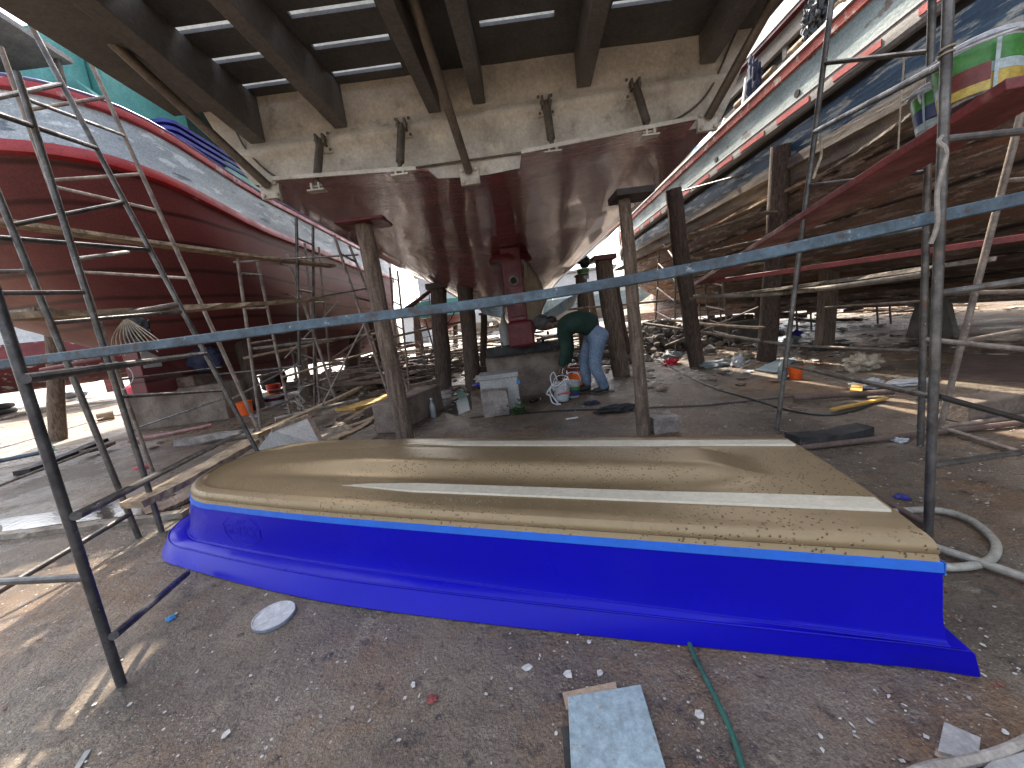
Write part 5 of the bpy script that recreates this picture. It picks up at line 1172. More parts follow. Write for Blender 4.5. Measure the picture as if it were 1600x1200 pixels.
for k in range(9):
    pts = [c_ + Vector((rng.uniform(-.11, .11), rng.uniform(-.07, .05), rng.uniform(-.05, .09))) for _ in range(5)]; mb.tube(smooth_path(pts, 6), .011, 7)
mb.tube(smooth_path([c_ + Vector((-.1, -.04, .06)), c_ + Vector((-.2, -.06, -.06)), c_ + Vector((-.16, -.07, -.1)), c_ + Vector((-.14, -.08, -.20)), c_ + Vector((-.08, -.12, -.232)), c_ + Vector((-.04, -.12, -.234))], 6), .011, 7)
mb.tube(smooth_path([c_ + Vector((-.12, -.04, .04)), c_ + Vector((-.15, -.06, -.04)), c_ + Vector((-.10, -.09, -.15)), c_ + Vector((-.05, -.12, -.228)), c_ + Vector((-.02, -.12, -.234))], 6), .011, 7)
mb.tube(smooth_path([c_ + Vector((-.10, -.02, .02)), c_ + Vector((-.12, -.01, .16)), c_ + Vector((-.06, .0, .23)), c_ + Vector((-.02, .0, .10))], 6), .010, 7)
single('rope', mb, m_rope, 'tangled white rope draped over the held paint pail', 'rope')
q = Y(906, 602, 6.45)
po = pail('paint_pail', (q.x, 6.45, .0), .19, .42, [(m_brown_label, 0, 1), (m_orange, .28, .78)], 'orange and brown paint pail standing against the keel block behind the man', bail=True)
text_mesh('CHUGOKU', .055, .0012, (q.x + .01, 6.45 - .190, .335), (1, 0, 0), (0, 0, 1), m_white, 'lettering', po, .002)
q = G(797, 636)
pail('paint_pail', (q.x + .02, q.y + .1, .10), .15, .30, [(m_yellow, 0, 1), (m_brown_label, .30, .62), (m_green, .62, .92)], 'small green, brown and yellow paint pail beside the concrete lump', bail=False, tilt=(-.03, -.05))
single('brick', MB().box((q.x - .12, q.y - .02, 0), (q.x + .18, q.y + .24, .10)), m_timber, 'low timber piece carrying the small green and yellow pail', 'timber', bev=.01)
q0, q1 = G(757, 622), G(808, 614)
bx = thing('foam_box', (q0.x, 5.5, 0), 'dirty white foam box in front of the keel block', 'box')
ztop = Y(757, 588, 5.55).z
MB().box((q0.x + .05, 5.62, .0), (q1.x + .02, 6.05, ztop - .07)).build('box_body', m_board_white, bx, smooth=0, bev=.015)
MB().box((q0.x + .035, 5.605, ztop - .075), (q1.x + .035, 6.065, ztop)).build('lid', m_board_white, bx, smooth=0, bev=.012)
MB().beam((q1.x + .0, 5.612, ztop - .15), (q1.x + .05, 5.612, ztop - .15), .004, .06).build('sticker', m_bluetarp, bx, smooth=0)
q = G(775, 640); single('cloth', MB().blob((q.x - .06, q.y + .22, .40), (.22, .12, .07), .5, 2, 3, 14), m_tray, 'blue rag bundle on the concrete lump', 'cloth')
q = G(770, 640); single('cloth', MB().blob((q.x - .12, q.y + .2, .47), (.10, .09, .06), .5, 2, 3, 15), m_rope_tan, 'beige rag on the blue bundle', 'cloth')
q = G(812, 648); mb = MB(); rng = random.Random(5)
for k in range(160):
    p = Vector((q.x + rng.gauss(0, .07), q.y + .1 + rng.gauss(0, .06), abs(rng.gauss(0, .08)))); a = rng.uniform(0, 6.28); d_ = Vector((math.cos(a), math.sin(a), rng.uniform(-.3, .6))) * .035; s_ = Vector((-d_.y, d_.x, 0)) * .5
    mb.add([p - d_, p + s_, p + d_, p - s_], [(0, 1, 2, 3)])
single('weed', mb, m_leaf, 'clump of green weed beside the concrete lump', 'weed', smooth=0, loc=(q.x, q.y + .1, 0))
def bottle(c, r, h, mat, label, lay=None, cat='bottle', capmat=None):
    f = thing('bottle', c, label, cat); ax = Vector(lay).normalized() if lay else ZA
    MB().lathe(c, [(r * .9, 0), (r, .01), (r, h * .62), (r * .38, h * .80), (r * .36, h * .92)], 16, ax).build('bottle_body', mat, f)
    MB().lathe(Vector(c) + ax * h * .92, [(r * .45, 0), (r * .45, h * .08)], 12, ax).build('cap', capmat or m_white, f)
m_glass_green = M('green_glass', (.02, .10, .03), (.015, .07, .025), rough=.12, bump=0)
m_glass_dark = M('dark_glass', (.02, .018, .016), (.015, .012, .012), rough=.12, bump=0)
bottle((Y(786, 551, 6.5).x, 6.48, ka.z - .02), .035, .22, m_glass_green, 'green glass bottle standing on the keel block below the skeg', capmat=m_greenhose)
bottle((Y(849, 540, 6.5).x, 6.46, ka.z - .02), .04, .24, m_glass_dark, 'dark bottle with pale cap standing on the keel block by the man\'s head')
q = G(829, 630); bottle((q.x, q.y, .03), .03, .2, m_glass_dark, 'dark bottle lying on the ground left of the roped pail', (.8, .5, 0))
q = Y(790, 530, 9.5); bottle((q.x - .0, 9.4, 0.62), .13, .95, m_white, 'white gas cylinder standing behind the black timber', cat='cylinder')
rough_block('concrete_block', (q.x - .5, 9.0, 0), (q.x + .9, 9.8, .62), m_conc, 'pale block under the white gas cylinder behind the keel', 'concrete block')
q = G(545, 618); bottle((q.x, q.y, .0), .09, .42, m_plastic_clear, 'clear plastic bottle standing by the long timber left of the grey stilt')
q = G(678, 652); bottle((q.x, q.y, 0), .045, .30, m_plastic_clear, 'cloudy plastic bottle beside the long brown block')
q = G(1243, 592); pail('orange_cup', (q.x, q.y, 0), .085, .17, [(m_orange, 0, 1)], 'orange plastic cup on the wet ground beside the slim right pole', 'cup', bail=False)
q = G(1223, 592); bottle((q.x, q.y, 0), .06, .3, m_plastic_clear, 'clear bottle next to the orange plastic cup')
q = Y(912, 437, G(916, 560).y); pail('paint_pail', (q.x, q.y, hull_z(1, q.y) - .42 if False else Y(912, 437, q.y).z), .17, .30, [(m_plastic_white, 0, 1), (m_green, .55, .9), (m_palelabel, .1, .4)], 'white and green paint pail wedged on the stilt top behind the blue beam', bail=False)
single('cloth', MB().blob(Y(914, 410, q.y), (.17, .15, .14), .5, 2.4, 3, 31), m_cloth_black, 'black rag stuffed in the pail on the stilt top', 'cloth')
# big paint pails on the red plank
def on_plank(t): return a0.lerp(a1, t) + ZA * .03
p1 = Y(1572, 150, 2.02); t1 = (p1 - a0).length / (a1 - a0).length
def plank_at(px):
    lo, hi = 0, 1
    for _ in range(40):
        m = (lo + hi) / 2
        if px_of(on_plank(m))[0] > px: lo = m
        else: hi = m
    return on_plank(lo)
slope = (a1 - a0).normalized()
n_pl = slope.cross(slope.cross(ZA)).normalized(); n_pl = -n_pl if n_pl.z < 0 else n_pl
c1 = plank_at(1578) + Vector((.0, .12, -.0)); c2 = plank_at(1500) + Vector((.02, .08, .0))
for (c_, r_, h_, bands, lab) in ((c1, .15, .24, [(m_plastic_white, 0, 1), (m_yellow, .06, .34), (m_palelabel, .34, .52), (m_green, .52, .90)], 'large white-lidded paint pail with green and yellow label, nearest on the red plank'),
        (c2, .13, .21, [(m_plastic_white, 0, 1), (m_palelabel, .05, .22), (m_navy_label, .22, .56), (m_green, .56, .88)], 'white-lidded paint pail with navy and green label behind the near right pole')):
    c_ = c_ + ZA * .01
    pl_ = pail('paint_pail', c_, r_, h_, bands, lab, bail=True, open_=False, bail_up=False, tilt=(n_pl.x, n_pl.y))
    pl_['_o'] = tuple(c_)
    cdir = (Vector((0, 0, 0)) - Vector((c_.x, c_.y, 0))).normalized(); sd_ = Vector((-cdir.y, cdir.x, 0))
    lid_ = MB().lathe(c_ + Vector((n_pl.x, n_pl.y, 1)).normalized() * h_ * .955, [(r_ * 1.0, 0), (r_ * 1.10, .002), (r_ * 1.10, .018), (r_ * 1.06, .024), (r_ * .9, .026)], 36, Vector((n_pl.x, n_pl.y, 1))).build('lid', m_plastic_white, pl_)
    an0 = math.atan2(cdir.y, cdir.x)
    MB().tube([c_ + Vector((math.cos(an0 + u) * r_ * 1.32, math.sin(an0 + u) * r_ * 1.32, h_ * (.98 - .10 * math.sin((u + 1.5) / 3 * 3.14)))) for u in [-1.5 + .25 * i for i in range(13)]], .006, 8).build('handle', m_plastic_white, pl_)
    for u in (-.75, .35):
        rows = [[c_ + Vector((math.cos(an0 + u + du) * (r_ * (.86 + .14 * z) + .0045), math.sin(an0 + u + du) * (r_ * (.86 + .14 * z) + .0045), h_ * z)) for z in (.03, .3, .6, .92)] for du in (-.05, 0, .05)]
        MB().grid(rows).build('label_seam', m_palelabel, pl_)
    for (s_, z0, z1, wd_, mt, nm) in ((-.35, .24, .56, .085, m_brown_label, 'label_panel'), (-.35, .07, .24, .085, m_yellow, 'label_panel')) if h_ > .23 else ((-.2, .25, .52, .05, m_navy_label, 'label_panel'),):
        rows = []
        for i in range(7):
            an = math.atan2(cdir.y, cdir.x) + s_ + (i / 6 - .5) * wd_ / r_ * 2; rows.append([c_ + Vector((math.cos(an) * (r_ * .995 + .004 + .004 * (nm == 'x')), math.sin(an) * (r_ * .995 + .004), h_ * z)) for z in (z0, z1)])
        MB().grid(rows).build(nm, mt, pl_)

# ================================================================ loose things on the ground
q = G(429, 966)
ld = thing('pail_lid', (q.x, q.y, 0), 'round pale blue-grey pail lid lying on the ground in front of the dinghy', 'lid')
MB().lathe((q.x, q.y, 0.0), [(0.0896, .0), (0.0938, .004), (0.0938, .016), (0.0896, .018), (0.0854, .014), (0.0784, .013), (0.0756, .008), (0.0140, .008)], 40, Vector((0.0140, -.02, 1))).build('lid_plate', m_lid, ld, smooth=30)
MB().lathe((q.x, q.y, 0.0), [(0.0847, .014), (0.0861, .021), (0.0917, .021), (0.0924, .0165)], 40, Vector((0.0140, -.02, 1))).build('lid_rim', m_plastic_white, ld, smooth=30)
sp_ = [G(887, 1088, .03), G(1001, 1069, .03), G(1045, 1215, .03), G(893, 1215, .03)]
single('board', MB().prism(sp_, (0, 0, -.018)), m_board_pale, 'pale blue speckled board at the bottom edge of the photo', 'board', smooth=0, bev=.002)
single('cardboard', MB().prism([G(879, 1083, .008), G(962, 1066, .008), G(968, 1095, .008), G(885, 1110, .008)], (0, 0, .003)), m_cardboard, 'torn brown cardboard under the pale blue board', 'cardboard', smooth=0)
single('board', MB().prism([G(878, 1135, .010), G(900, 1135, .010), G(900, 1220, .010), G(884, 1220, .010)], (0, 0, -.008)), m_black_timber, 'black wood strip under the left edge of the pale blue board', 'wood strip', smooth=0)
single('paint_chunk', MB().prism([G(1475, 1127, .02), G(1533, 1152, .02), G(1530, 1178, .02), G(1500, 1183, .02), G(1465, 1172, .02)], (0, 0, -.018)), m_board_white, 'white board fragment lying beside the rope at the lower right', 'board fragment', smooth=0, bev=.002)
single('cardboard', MB().prism([G(1463, 1170, .006), G(1500, 1186, .006), G(1480, 1192, .006), G(1460, 1180, .006)], (0, 0, .003)), m_cardboard, 'torn card edge under the white board fragment', 'cardboard', smooth=0)
mb = MB(); pts = smooth_path([G(1400, 1222, .02), G(1450, 1201, .02), G(1510, 1190, .02), G(1560, 1178, .02), G(1620, 1152, .02)], 10)
mb.tube(pts, .014, 10); single('rope', mb, m_rope_grey, 'thick grey rope at the lower right corner', 'rope')
single('foam_block', MB().prism([G(1548, 1188, .03), G(1625, 1165, .03), G(1625, 1260, .03), G(1500, 1230, .03)], (0, 0, -.03)), m_board_white, 'white sheet cut off by the lower right corner behind the rope', 'sheet', smooth=0, bev=.004)
single('paint_stick', MB().beam(G(118, 1205, .006), G(138, 1173, .006), .018, .006), m_board_white, 'thin white strip lying at the lower left edge', 'strip', smooth=0)
single('hose', MB().tube(smooth_path([G(1070, 985, .012), G(1083, 1020, .012), G(1103, 1060, .012), G(1125, 1105, .012), G(1145, 1150, .012), G(1168, 1225, .012)], 8), .008, 10), m_greenhose, 'dark green hose running from under the dinghy to the bottom edge', 'hose')
single('hose', MB().tube(smooth_path([G(1395, 800, .02), G(1425, 797, .025), G(1470, 798, .025), G(1515, 812, .025), G(1548, 838, .025), G(1557, 858, .025), G(1545, 876, .02), G(1510, 885, .02), G(1465, 886, .02), G(1430, 885, .02)], 8), .017, 12), m_hose, 'pale hose looped round the right scaffold pole\'s foot', 'hose')
single('cable', MB().tube(smooth_path([G(1000, 548, .012), G(1060, 580, .012), G(1110, 604, .012), G(1180, 625, .012), G(1230, 640, .012), G(1290, 648, .012), G(1340, 640, .012), G(1378, 622, .012)], 8), .012, 8), m_cable, 'black cable curving over the wet ground to the right of the man', 'cable')
single('drain_groove', MB().prism([G(735, 652, .001), G(870, 641, .001), G(1100, 633, .001), G(1240, 619, .001), G(1240, 620.5, .001), G(1100, 635.5, .001), G(870, 643.5, .001), G(735, 654, .001)], (0, 0, .003)), m_black, 'dark slab joint crossing the ground behind the dinghy', 'slab joint', smooth=0)
single('wood_lath', MB().beam(G(1300, 640, .03), G(1385, 622, .03), .05, .02), m_yel_wood, 'yellow-sided lath on the sunlit ground by the right frame', 'lath', smooth=0)
single('wood_block', MB().beam(G(1337, 615, .04), G(1340, 600, .04), .10, .05), m_yel_wood, 'yellow wood block by the lath', 'wood block', smooth=0)
for (px, py, rx_, ry_, rz_, mat, lab, cat, nm, sd) in (
    (965, 643, .26, .10, .05, m_cloth_black, 'wet black trousers-like rag lying right of the man\'s shoes', 'rag', 'cloth', 41),
    (925, 632, .10, .07, .03, m_cloth_navy, 'small navy rag on the ground under the man\'s shoe', 'rag', 'cloth', 42),
    (987, 640, .07, .06, .03, m_plastic_white, 'white crumpled wrapper beside the wet black rag', 'wrapper', 'wrapper', 43),
    (1050, 560, .20, .14, .10, m_plastic_clear, 'cloudy plastic bag left of the bark stilt\'s foot', 'plastic bag', 'plastic_bag', 44),
    (1048, 570, .14, .10, .08, m_redbag, 'red rag by the cloudy plastic bag', 'rag', 'cloth', 45),
    (1118, 573, .28, .14, .07, m_plastic_clear, 'flattened clear plastic right of the bark stilt\'s foot', 'plastic bag', 'plastic_bag', 46),
    (1152, 573, .10, .10, .11, m_plastic_white, 'crumpled white cup-like plastic near the stout dark stilt', 'plastic', 'plastic_scrap', 47),
    (1160, 561, .18, .12, .09, m_rope_tan, 'beige sack near the stout dark stilt\'s foot', 'sack', 'sack', 48),
    (1236, 536, .14, .12, .10, m_plastic_clear, 'bluish plastic bag left of the squared stilt', 'plastic bag', 'plastic_bag', 49),
    (1245, 524, .12, .1, .08, m_tray, 'blue plastic scrap left of the squared stilt', 'plastic', 'plastic_scrap', 50),
    (1345, 578, .22, .16, .13, m_rope_tan, 'pale shell-like clump on the sunlit ground by the right frame', 'clump', 'debris_clump', 51),
    (1362, 570, .12, .06, .03, m_tray, 'blue glove on the ground behind the pale clump', 'glove', 'glove', 52),
    (1420, 600, .26, .12, .03, m_plastic_white, 'white plastic film on the ground left of the right frame', 'plastic film', 'plastic_film', 53),
    (1355, 606, .16, .10, .06, m_plastic_white, 'crumpled white paper beside the yellow wood block', 'paper', 'paper', 54),
    (1190, 540, .20, .14, .05, m_plastic_white, 'white plastic scrap left of the stout dark stilt', 'plastic', 'plastic_scrap', 55),
    (1405, 690, .05, .04, .02, m_plastic_white, 'white foam crumb by the grey rag-tied pole', 'foam', 'foam_scrap', 56),
    (1408, 778, .03, .03, .01, m_tray, 'dark blue scrap on the ground before the hose loop', 'scrap', 'scrap', 57),
    (267, 967, .022, .018, .008, m_bluetarp, 'bright blue scrap on the ground left of the pail lid', 'scrap', 'scrap', 58),
    (675, 1094, .020, .014, .007, m_chip_r, 'grey and red rag scrap left of the pale blue board', 'scrap', 'scrap', 59),
    (222, 732, .10, .03, .02, m_redbag, 'red plastic scrap between the left poles', 'scrap', 'scrap', 60),
    (545, 590, .10, .10, .10, m_plastic_white, 'white bag behind the clear bottle on the far timber', 'plastic bag', 'plastic_bag', 61)):
    p = G(px, py); single(nm, MB().blob(p + ZA * rz_ * .7, (rx_, ry_, rz_), .55, 2.0, 3, sd, .001), mat, lab, cat)
single('board', MB().prism([G(1180, 578, .02), G(1222, 560, .02), G(1245, 562, .02), G(1212, 583, .02)], (0, 0, .012)), m_board_pale, 'pale board scrap lying left of the orange cup', 'board scrap', smooth=0)
single('brush', MB().beam(G(884, 655, .015), G(903, 652, .015), .025, .015), m_white, 'white-handled brush on the ground behind the dinghy', 'brush', smooth=0)

# paint chips scattered over the ground: nobody could count them
rng = random.Random(11)
def chips(name, mat, n, smin, smax, seed, label):
    rng = random.Random(seed); mb = MB(); k = 0
    while k < n:
        x = rng.uniform(-2.6, 4.6); y = .55 + 6.5 * rng.random() ** 1.8
        if noise.noise(Vector((x * .9, y * .9, seed))) < rng.uniform(-.35, .15): continue
        if rng.random() > (1.0 if x > .8 else .5): continue
        s = rng.uniform(smin, smax) * (1 if rng.random() < .93 else 2.2); a = rng.uniform(0, 6.28); m = rng.randint(4, 6); el = rng.uniform(.35, 1)
        z0 = .003; til = Vector((rng.uniform(-.25, .25), rng.uniform(-.25, .25), 1)).normalized(); pts = []
        for i in range(m):
            an = 6.283 * i / m + rng.uniform(-.3, .3); v = Vector((math.cos(an) * s, math.sin(an) * s * el, 0)); v = Matrix.Rotation(a, 3, 'Z') @ v; v.z = -(v.x * til.x + v.y * til.y); pts.append(Vector((x, y, z0 + abs(s) * .25)) + v)
        mb.prism(pts, (0, 0, .0015)); k += 1
    o = mb.build(name, mat, None, (0, 0, 0), smooth=0); tag(o, label, 'paint chips', None, 'stuff')
chips('paint_chips', m_chip_w, 1500, .003, .010, 2, 'white paint chips and foam crumbs scattered over the ground')
chips('paint_chips', m_chip_r, 260, .003, .010, 3, 'dark red paint flakes scattered over the ground')
chips('grit', m_timber, 700, .003, .009, 4, 'dark grit and wood crumbs scattered over the ground')
# larger single flakes before the dinghy
for (px, py, s, lab) in ((824, 1043, .020, 'largest white paint flake between the dinghy and the pale blue board'), (888, 1053, .018, 'square white paint flake just above the torn cardboard'), (937, 1052, .014, 'triangular white paint flake above the pale blue board'), (1093, 1117, .017, 'long white flake beside the green hose'), (920, 1003, .010, 'small white flake under the dinghy\'s edge')):
    rng = random.Random(px); c = G(px, py, .004); pts = [c + Vector((math.cos(a) * s * rng.uniform(.6, 1.2), math.sin(a) * s * rng.uniform(.6, 1.2), 0)) for a in [6.283 * i / 6 for i in range(6)]]
    single('paint_flake', MB().prism(pts, (0, 0, .003)), m_chip_w, lab, 'paint flake', 'big white paint flakes before the dinghy', smooth=0)

# left mid-ground things
q = G(203, 645); 
rbg = thing('red_bag', (q.x, q.y, 0), 'red plastic sack with a white swirl print left of the concrete block', 'sack')
MB().blob((q.x, q.y + .2, .40), (.42, .22, .42), .12, 1.4, 3, 71, 0.0).build('sack_body', m_redbag, rbg)
mb = MB()
for r_ in (.16, .10): mb.tube([Vector((q.x - .05 + r_ * math.cos(a), q.y - .06, .50 + r_ * .7 * math.sin(a))) for a in [i * .35 for i in range(16)]], .014, 6)
for k in range(4): mb.beam((q.x - .25, q.y - .045, .30 - .06 * k), (q.x + .22, q.y - .045, .30 - .06 * k), .008, .014)
mb.build('print', m_white, rbg, smooth=0)
q = Y(318, 560, 8.3); single('backpack', MB().blob((q.x, 8.35, q.z), (.34, .22, .28), .25, 1.8, 3, 72), m_cloth_navy, 'dark blue backpack hung above the mouldy timber on the left concrete block', 'backpack')
q = Y(238, 607, 8.0); single('bag', MB().blob((q.x, 8.2, .92), (.30, .2, .17), .3, 2.0, 3, 73), m_cloth_black, 'black ribbed bag lying on the left end of the concrete block', 'bag')
q = G(425, 612); single('bag', MB().blob((q.x, q.y + .2, .38), (.42, .28, .42), .3, 1.6, 3, 74, 0), m_cloth_black, 'black rubbish sack behind the low ladder frame', 'sack')
single('cloth', MB().blob((q.x - .1, q.y + .2, .86), (.24, .22, .18), .4, 2, 3, 75), M('camo_cloth', (.10, .095, .06), (.03, .03, .028), rough=.9, scale=9, bump=.3), 'dull green-grey cloth heaped on the black rubbish sack', 'cloth')
q = G(384, 648); pail('paint_pail', (q.x, q.y, 0), .17, .30, [(m_orange, 0, 1)], 'orange bucket behind the leaning pole right of the left concrete block', bail=False)
q = G(385, 622); single('plastic_bag', MB().blob((q.x, q.y, .40), (.25, .2, .2), .4, 2, 3, 76), m_plastic_white, 'white plastic bag resting over the orange bucket', 'plastic bag')
q = G(232, 662); pail('paint_pail', (q.x, q.y, 0), .12, .34, [(m_orange, 0, 1)], 'narrow orange pail between stump and left concrete block', bail=False)
q = G(430, 632); pail('paint_pail', (q.x, q.y, 0), .25, .22, [(m_plastic_white, 0, 1), (m_red_gloss, .5, .85)], 'white and red tub beside the low ladder frame', 'tub', bail=False)
q = G(425, 618); pail('paint_pail', (q.x + .1, q.y, 0.0), .20, .35, [(m_orange, 0, 1), (m_redbag, .6, .9)], 'red-orange tub behind the white and red tub', 'tub', bail=False)
q = G(-2, 648); ty = thing('tyre', (q.x, q.y, 0), 'lower of the two old tyres stacked on bright ground at the left edge', 'tyre', 'stacked tyres')
tyre_prof = [(.42, 0), (.55, .02), (.60, .08), (.60, .17), (.55, .23), (.42, .25), (.38, .20), (.38, .05)]
MB().lathe((q.x, q.y, 0), tyre_prof, 28).build('tyre_ring', m_rubber, ty)
ty2 = thing('tyre', (q.x - .05, q.y, .25), 'upper of the two old tyres stacked on bright ground at the left edge', 'tyre', 'stacked tyres')
MB().lathe((q.x - .05, q.y, .25), tyre_prof, 28).build('tyre_ring', m_rubber, ty2)
q = G(118, 622); single('sheet', MB().blob((q.x, q.y, .25), (.75, .4, .28), .2, 1.6, 3, 78, 0), m_board_pale, 'pale blue-white wrapped bundle on the bright ground at the left', 'bundle')
q = G(138, 596); single('tarpaulin', MB().blob((q.x, q.y, .3), (.9, .5, .35), .35, 1.6, 3, 79, 0), M('deep_blue_tarp', (.02, .05, .40), (.03, .08, .5), rough=.4, bump=.5, bscale=8), 'deep blue tarpaulin heap under the blue beam at the left', 'tarpaulin')
q0, q1 = G(153, 660), G(180, 655); single('pipe', MB().tube([q0 + ZA * .14, q1 + ZA * .14], .13, 16), m_cardboard, 'fat rusty pipe stub lying beside the leaning left poles', 'pipe')
q = G(172, 612); single('anchor_plate', MB().box((q.x - .25, q.y, 0), (q.x + .2, q.y + .15, .9)), m_leftred, 'maroon rudder shoe standing at the stern foot of the left boat', 'rudder shoe', bev=.03)
# middle-distance timber clutter
for i, (a, b, wd, ht, mt, lab) in enumerate((
    ((540, 642), (648, 606), .5, .05, m_yel_wood, 'orange wet plank lying left of the long brown block'), ((640, 612), (780, 602), .12, .08, m_timber, 'dark timber on wet ground behind the middle stilts'),
    ((630, 585), (700, 572), .3, .25, m_black_timber, 'dark baulk far behind the middle stilts'), ((560, 580), (600, 566), .5, .4, m_timber, 'brown timber crate-like baulk left of the grey stilt'),
    ((600, 560), (680, 545), .6, .2, m_plank_grey, 'far grey boards behind the grey stilt'), ((700, 560), (745, 545), .5, .35, m_timber, 'far rusty box between the dark middle stilts'),
    ((1100, 548), (1190, 535), .2, .06, m_plank, 'pale board among litter behind the bark stilt'), ((1130, 545), (1215, 560), .10, .05, m_timber, 'brown stick lying among litter right of the bark stilt'),
    ((850, 575), (1000, 566), .3, .05, m_black_timber, 'dark plank on the ground behind the man\'s legs'))):
    single('timber_beam', MB().rough_beam(G(*a) + ZA * ht / 2, G(*b) + ZA * ht / 2, wd, ht, 10, .015), mt, lab, 'timber', smooth=0)

def timber_pile(name, n, x0, x1, y0, y1, h, label, seed):
    rng = random.Random(seed); mb = MB()
    for k in range(n):
        x, y, z = rng.uniform(x0, x1), rng.uniform(y0, y1), .04 + h * rng.random() ** 1.6; a = rng.uniform(-.5, .5) + (1.57 if rng.random() < .4 else 0); l = rng.uniform(.5, 1.8)
        d_ = Vector((math.cos(a), math.sin(a), rng.uniform(-.12, .12))) * l / 2
        mb.beam(Vector((x, y, z)) - d_, Vector((x, y, z)) + d_, rng.uniform(.06, .2), rng.uniform(.03, .1))
    o = mb.build(name, m_timber if seed % 2 else m_plank_grey, None, (0, 0, 0), smooth=0); tag(o, label, 'timber pile', None, 'stuff')
timber_pile('timber_pile', 70, -4.6, -1.8, 9.0, 12.5, .55, 'jumbled brown boards and offcuts behind the grey front stilt', 21)
timber_pile('timber_pile', 60, -3.4, -.9, 11, 15, .7, 'jumbled grey boards far behind the dark middle stilts', 22)
timber_pile('timber_pile', 60, -6.5, -3.4, 10.0, 14, .5, 'jumbled boards under the maroon keel', 23)
timber_pile('timber_pile', 50, 1.0, 3.4, 11, 16, .7, 'jumbled grey boards far behind the bending man', 24)
timber_pile('timber_pile', 110, -3.2, 1.2, 17, 22, 1.3, 'tall pale heap of boards in the bright gap behind the middle stilts', 26)
timber_pile('timber_pile', 90, -8.5, -4.5, 15, 21, 1.0, 'brown heap of boards beyond the maroon keel', 27)
timber_pile('timber_pile', 60, 8, 15, 11, 18, .7, 'jumbled boards far under the right boat', 25)
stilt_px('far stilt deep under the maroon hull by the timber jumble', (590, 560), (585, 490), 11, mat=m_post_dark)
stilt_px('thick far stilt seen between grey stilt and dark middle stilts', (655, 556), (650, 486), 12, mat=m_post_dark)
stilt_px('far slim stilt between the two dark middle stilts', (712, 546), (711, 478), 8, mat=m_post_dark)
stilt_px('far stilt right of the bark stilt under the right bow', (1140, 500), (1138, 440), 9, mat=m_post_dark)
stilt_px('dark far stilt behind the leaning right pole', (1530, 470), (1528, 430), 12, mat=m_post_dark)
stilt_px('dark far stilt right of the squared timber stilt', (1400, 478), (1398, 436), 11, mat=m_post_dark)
# rubble heap between the middle and right boats
def rubble(name, n, fx, mat, label, seed, smin=.06, smax=.2):
    rng = random.Random(seed); mb = MB()
    for k in range(n):
        p = fx(rng); s = rng.uniform(smin, smax)
        bm = bmesh.new(); bmesh.ops.create_icosphere(bm, subdivisions=1, radius=1); vs = [p + Vector((v.co.x * s * rng.uniform(.6, 1.3), v.co.y * s * rng.uniform(.6, 1.3), v.co.z * s * rng.uniform(.4, 1) * (.3 if name == 'litter' else 1))) for v in bm.verts]; fs = [tuple(v.index for v in f.verts) for f in bm.faces]; bm.free(); mb.add(vs, fs)
    o = mb.build(name, mat, None, (0, 0, 0), smooth=0); tag(o, label, 'rubble', None, 'stuff')
def heap(cx, cy, wx, wy, h):
    def fx(rng):
        x, y = rng.gauss(0, .45), rng.gauss(0, .45); z = h * max(0, 1 - (x * x + y * y)) * rng.random()
        return Vector((cx + x * wx, cy + y * wy, z + .03))
    return fx
rubble('rubble', 420, heap(4.2, 11.5, 2.6, 2.2, .8), m_conc_dark, 'dark heap of rubble and old nets between the middle and right boats', 6)
rubble('rubble', 90, heap(4.4, 11.0, 3.0, 2.2, .7), m_stone, 'pale pieces in the rubble heap between the middle and right boats', 7, .05, .14)
rubble('litter', 260, lambda r: Vector((r.uniform(2.2, 7.5), r.uniform(6.0, 10.5), .02)), m_plastic_white, 'white litter strewn on the ground under the right boat', 8, .015, .07)
rubble('litter', 260, lambda r: Vector((r.uniform(2.0, 8.5), r.uniform(5.0, 10.5), .02)), m_timber, 'brown litter strewn on the ground under the right boat', 9, .015, .08)
rubble('litter', 160, lambda r: Vector((r.uniform(-7, -1), r.uniform(6.0, 14), .02)), m_timber, 'brown litter strewn under the left boat', 10, .02, .10)
rubble('litter', 120, lambda r: Vector((r.uniform(-7, 0), r.uniform(6.5, 16), .02)), m_plastic_white, 'white litter strewn on the bright ground behind the stilts', 12, .015, .08)
rubble('litter', 240, lambda r: Vector((r.uniform(7, 16), r.uniform(10, 20), .04)), m_rope_tan, 'pale litter strewn far under the right boat', 13, .03, .16)

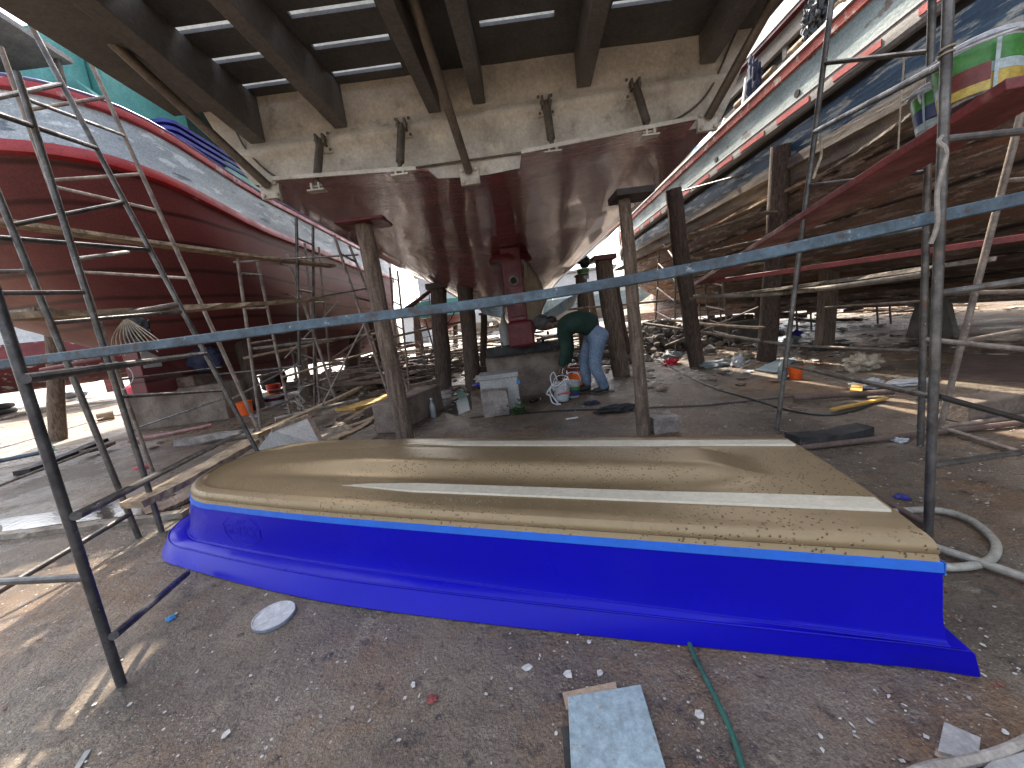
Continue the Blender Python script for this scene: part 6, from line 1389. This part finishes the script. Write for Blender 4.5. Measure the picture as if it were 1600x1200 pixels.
# ================================================================ beyond the boats
def far_boat(label, x, y, l, hb, z0, z1, mat, mat2, ang=0.0, cab=None):
    f = thing('fishing_boat', (x, y, 0), label, 'boat', 'boats standing far behind')
    R_ = Matrix.Rotation(ang, 3, 'Z')
    def ringp(w, z, ll): 
        pts = []
        for i in range(25):
            t = i / 24; yy = (t - .5) * ll; ww = w * (1 - abs(2 * t - 1) ** (6 if t < .5 else 2.2)); pts.append((ww, yy))
        return [Vector((x, y, z)) + R_ @ Vector((a, b, 0)) for a, b in pts] + [Vector((x, y, z)) + R_ @ Vector((-a, b, 0)) for a, b in pts[::-1]]
    rs = [ringp(.1, z0, l * .8), ringp(hb * .7, z0 + .5, l * .88), ringp(hb * .95, (z0 + z1) / 2, l * .95)]
    MB().grid(rs, True).build('hull_bottom', mat, f)
    MB().grid([ringp(hb * .95, (z0 + z1) / 2, l * .95), ringp(hb * .97, (z0 + z1) / 2 + .05, l * .955), ringp(hb, z1, l)], True).build('topside', mat2, f)
    mb = MB(); rg = ringp(hb, z1 - .02, l); mb.add(rg, [tuple(range(len(rg)))]); mb.build('deck', m_white, f, smooth=0)
    if cab:
        c = Vector((x, y, z1)) + R_ @ Vector((0, cab[0], 0)); MB().obox(c + ZA * cab[2] / 2, (R_ @ XA, R_ @ YA, ZA), (hb * .6, cab[1] / 2, cab[2] / 2)).build('cabin', m_white, f, smooth=0)
        MB().obox(c + ZA * (cab[2] + .1), (R_ @ XA, R_ @ YA, ZA), (hb * .75, cab[1] / 2 + .4, .08)).build('roof', m_farroof, f, smooth=0)
    return f
far_boat('far maroon boat with white putty patches, seen under the left boat\'s stern', -21, 19, 15, 2.4, 1.0, 3.0, m_farmaroon, m_farmaroon, rad(-70), (1, 5, 2.2))
far_boat('far boat with teal and red topsides past the left boat\'s bow', -4.6, 28.5, 9, 1.9, 1.3, 3.3, m_leftred, m_teal, rad(10), (-1, 3, 2))
far_boat('far white boat seen behind the middle stilts', -1.5, 36, 12, 2.2, .8, 2.6, m_white, m_white, rad(60), (0, 5, 2))
far_boat('dark wooden boat added beyond the right boat to darken the bright gap', 19, 10, 26, 3.2, .7, 4.6, m_rbrown, m_rbrown_grey, 0.0)  # boat added to darken the sunlit ground beyond the right hull
far_boat('far pale boat beyond the rubble heap', 7, 34, 13, 2.2, .8, 2.8, m_farwall, m_rpale, rad(80), (0, 5, 2))
far_boat('far red and white boat at the left edge beyond the maroon one', -30, 22, 12, 2.2, .9, 3.6, m_railred, m_white, rad(-60), (0, 5, 2.4))
def shed(label, x0, x1, y, d, h, mat):
    f = thing('shed', ((x0 + x1) / 2, y, 0), label, 'shed', 'sheds at the far edge of the yard')
    MB().box((x0, y, 0), (x1, y + d, h)).build('wall', mat, f, smooth=0)
    MB().prism([(x0 - .5, y - .5, h), (x1 + .5, y - .5, h), (x1 + .5, y + d / 2, h + 2), (x0 - .5, y + d / 2, h + 2)], (0, 0, .15)).build('roof', m_farroof, f, smooth=0)
    for k in range(int((x1 - x0) / 5)):
        MB().box((x0 + 1.5 + 5 * k, y - .04, 0.02), (x0 + 3.7 + 5 * k, y - .01, 2.6)).build('door', m_farroof, f, smooth=0)
shed('long pale shed far behind the left boat', -50, -24, 58, 10, 5, m_farwall)
shed('white shed far behind the middle boat', -16, 8, 62, 10, 4.5, m_white)
shed('grey shed far behind the right boat', 14, 44, 60, 10, 5, m_farwall)
for o in bpy.data.objects:
    if '_o' in o: del o['_o']
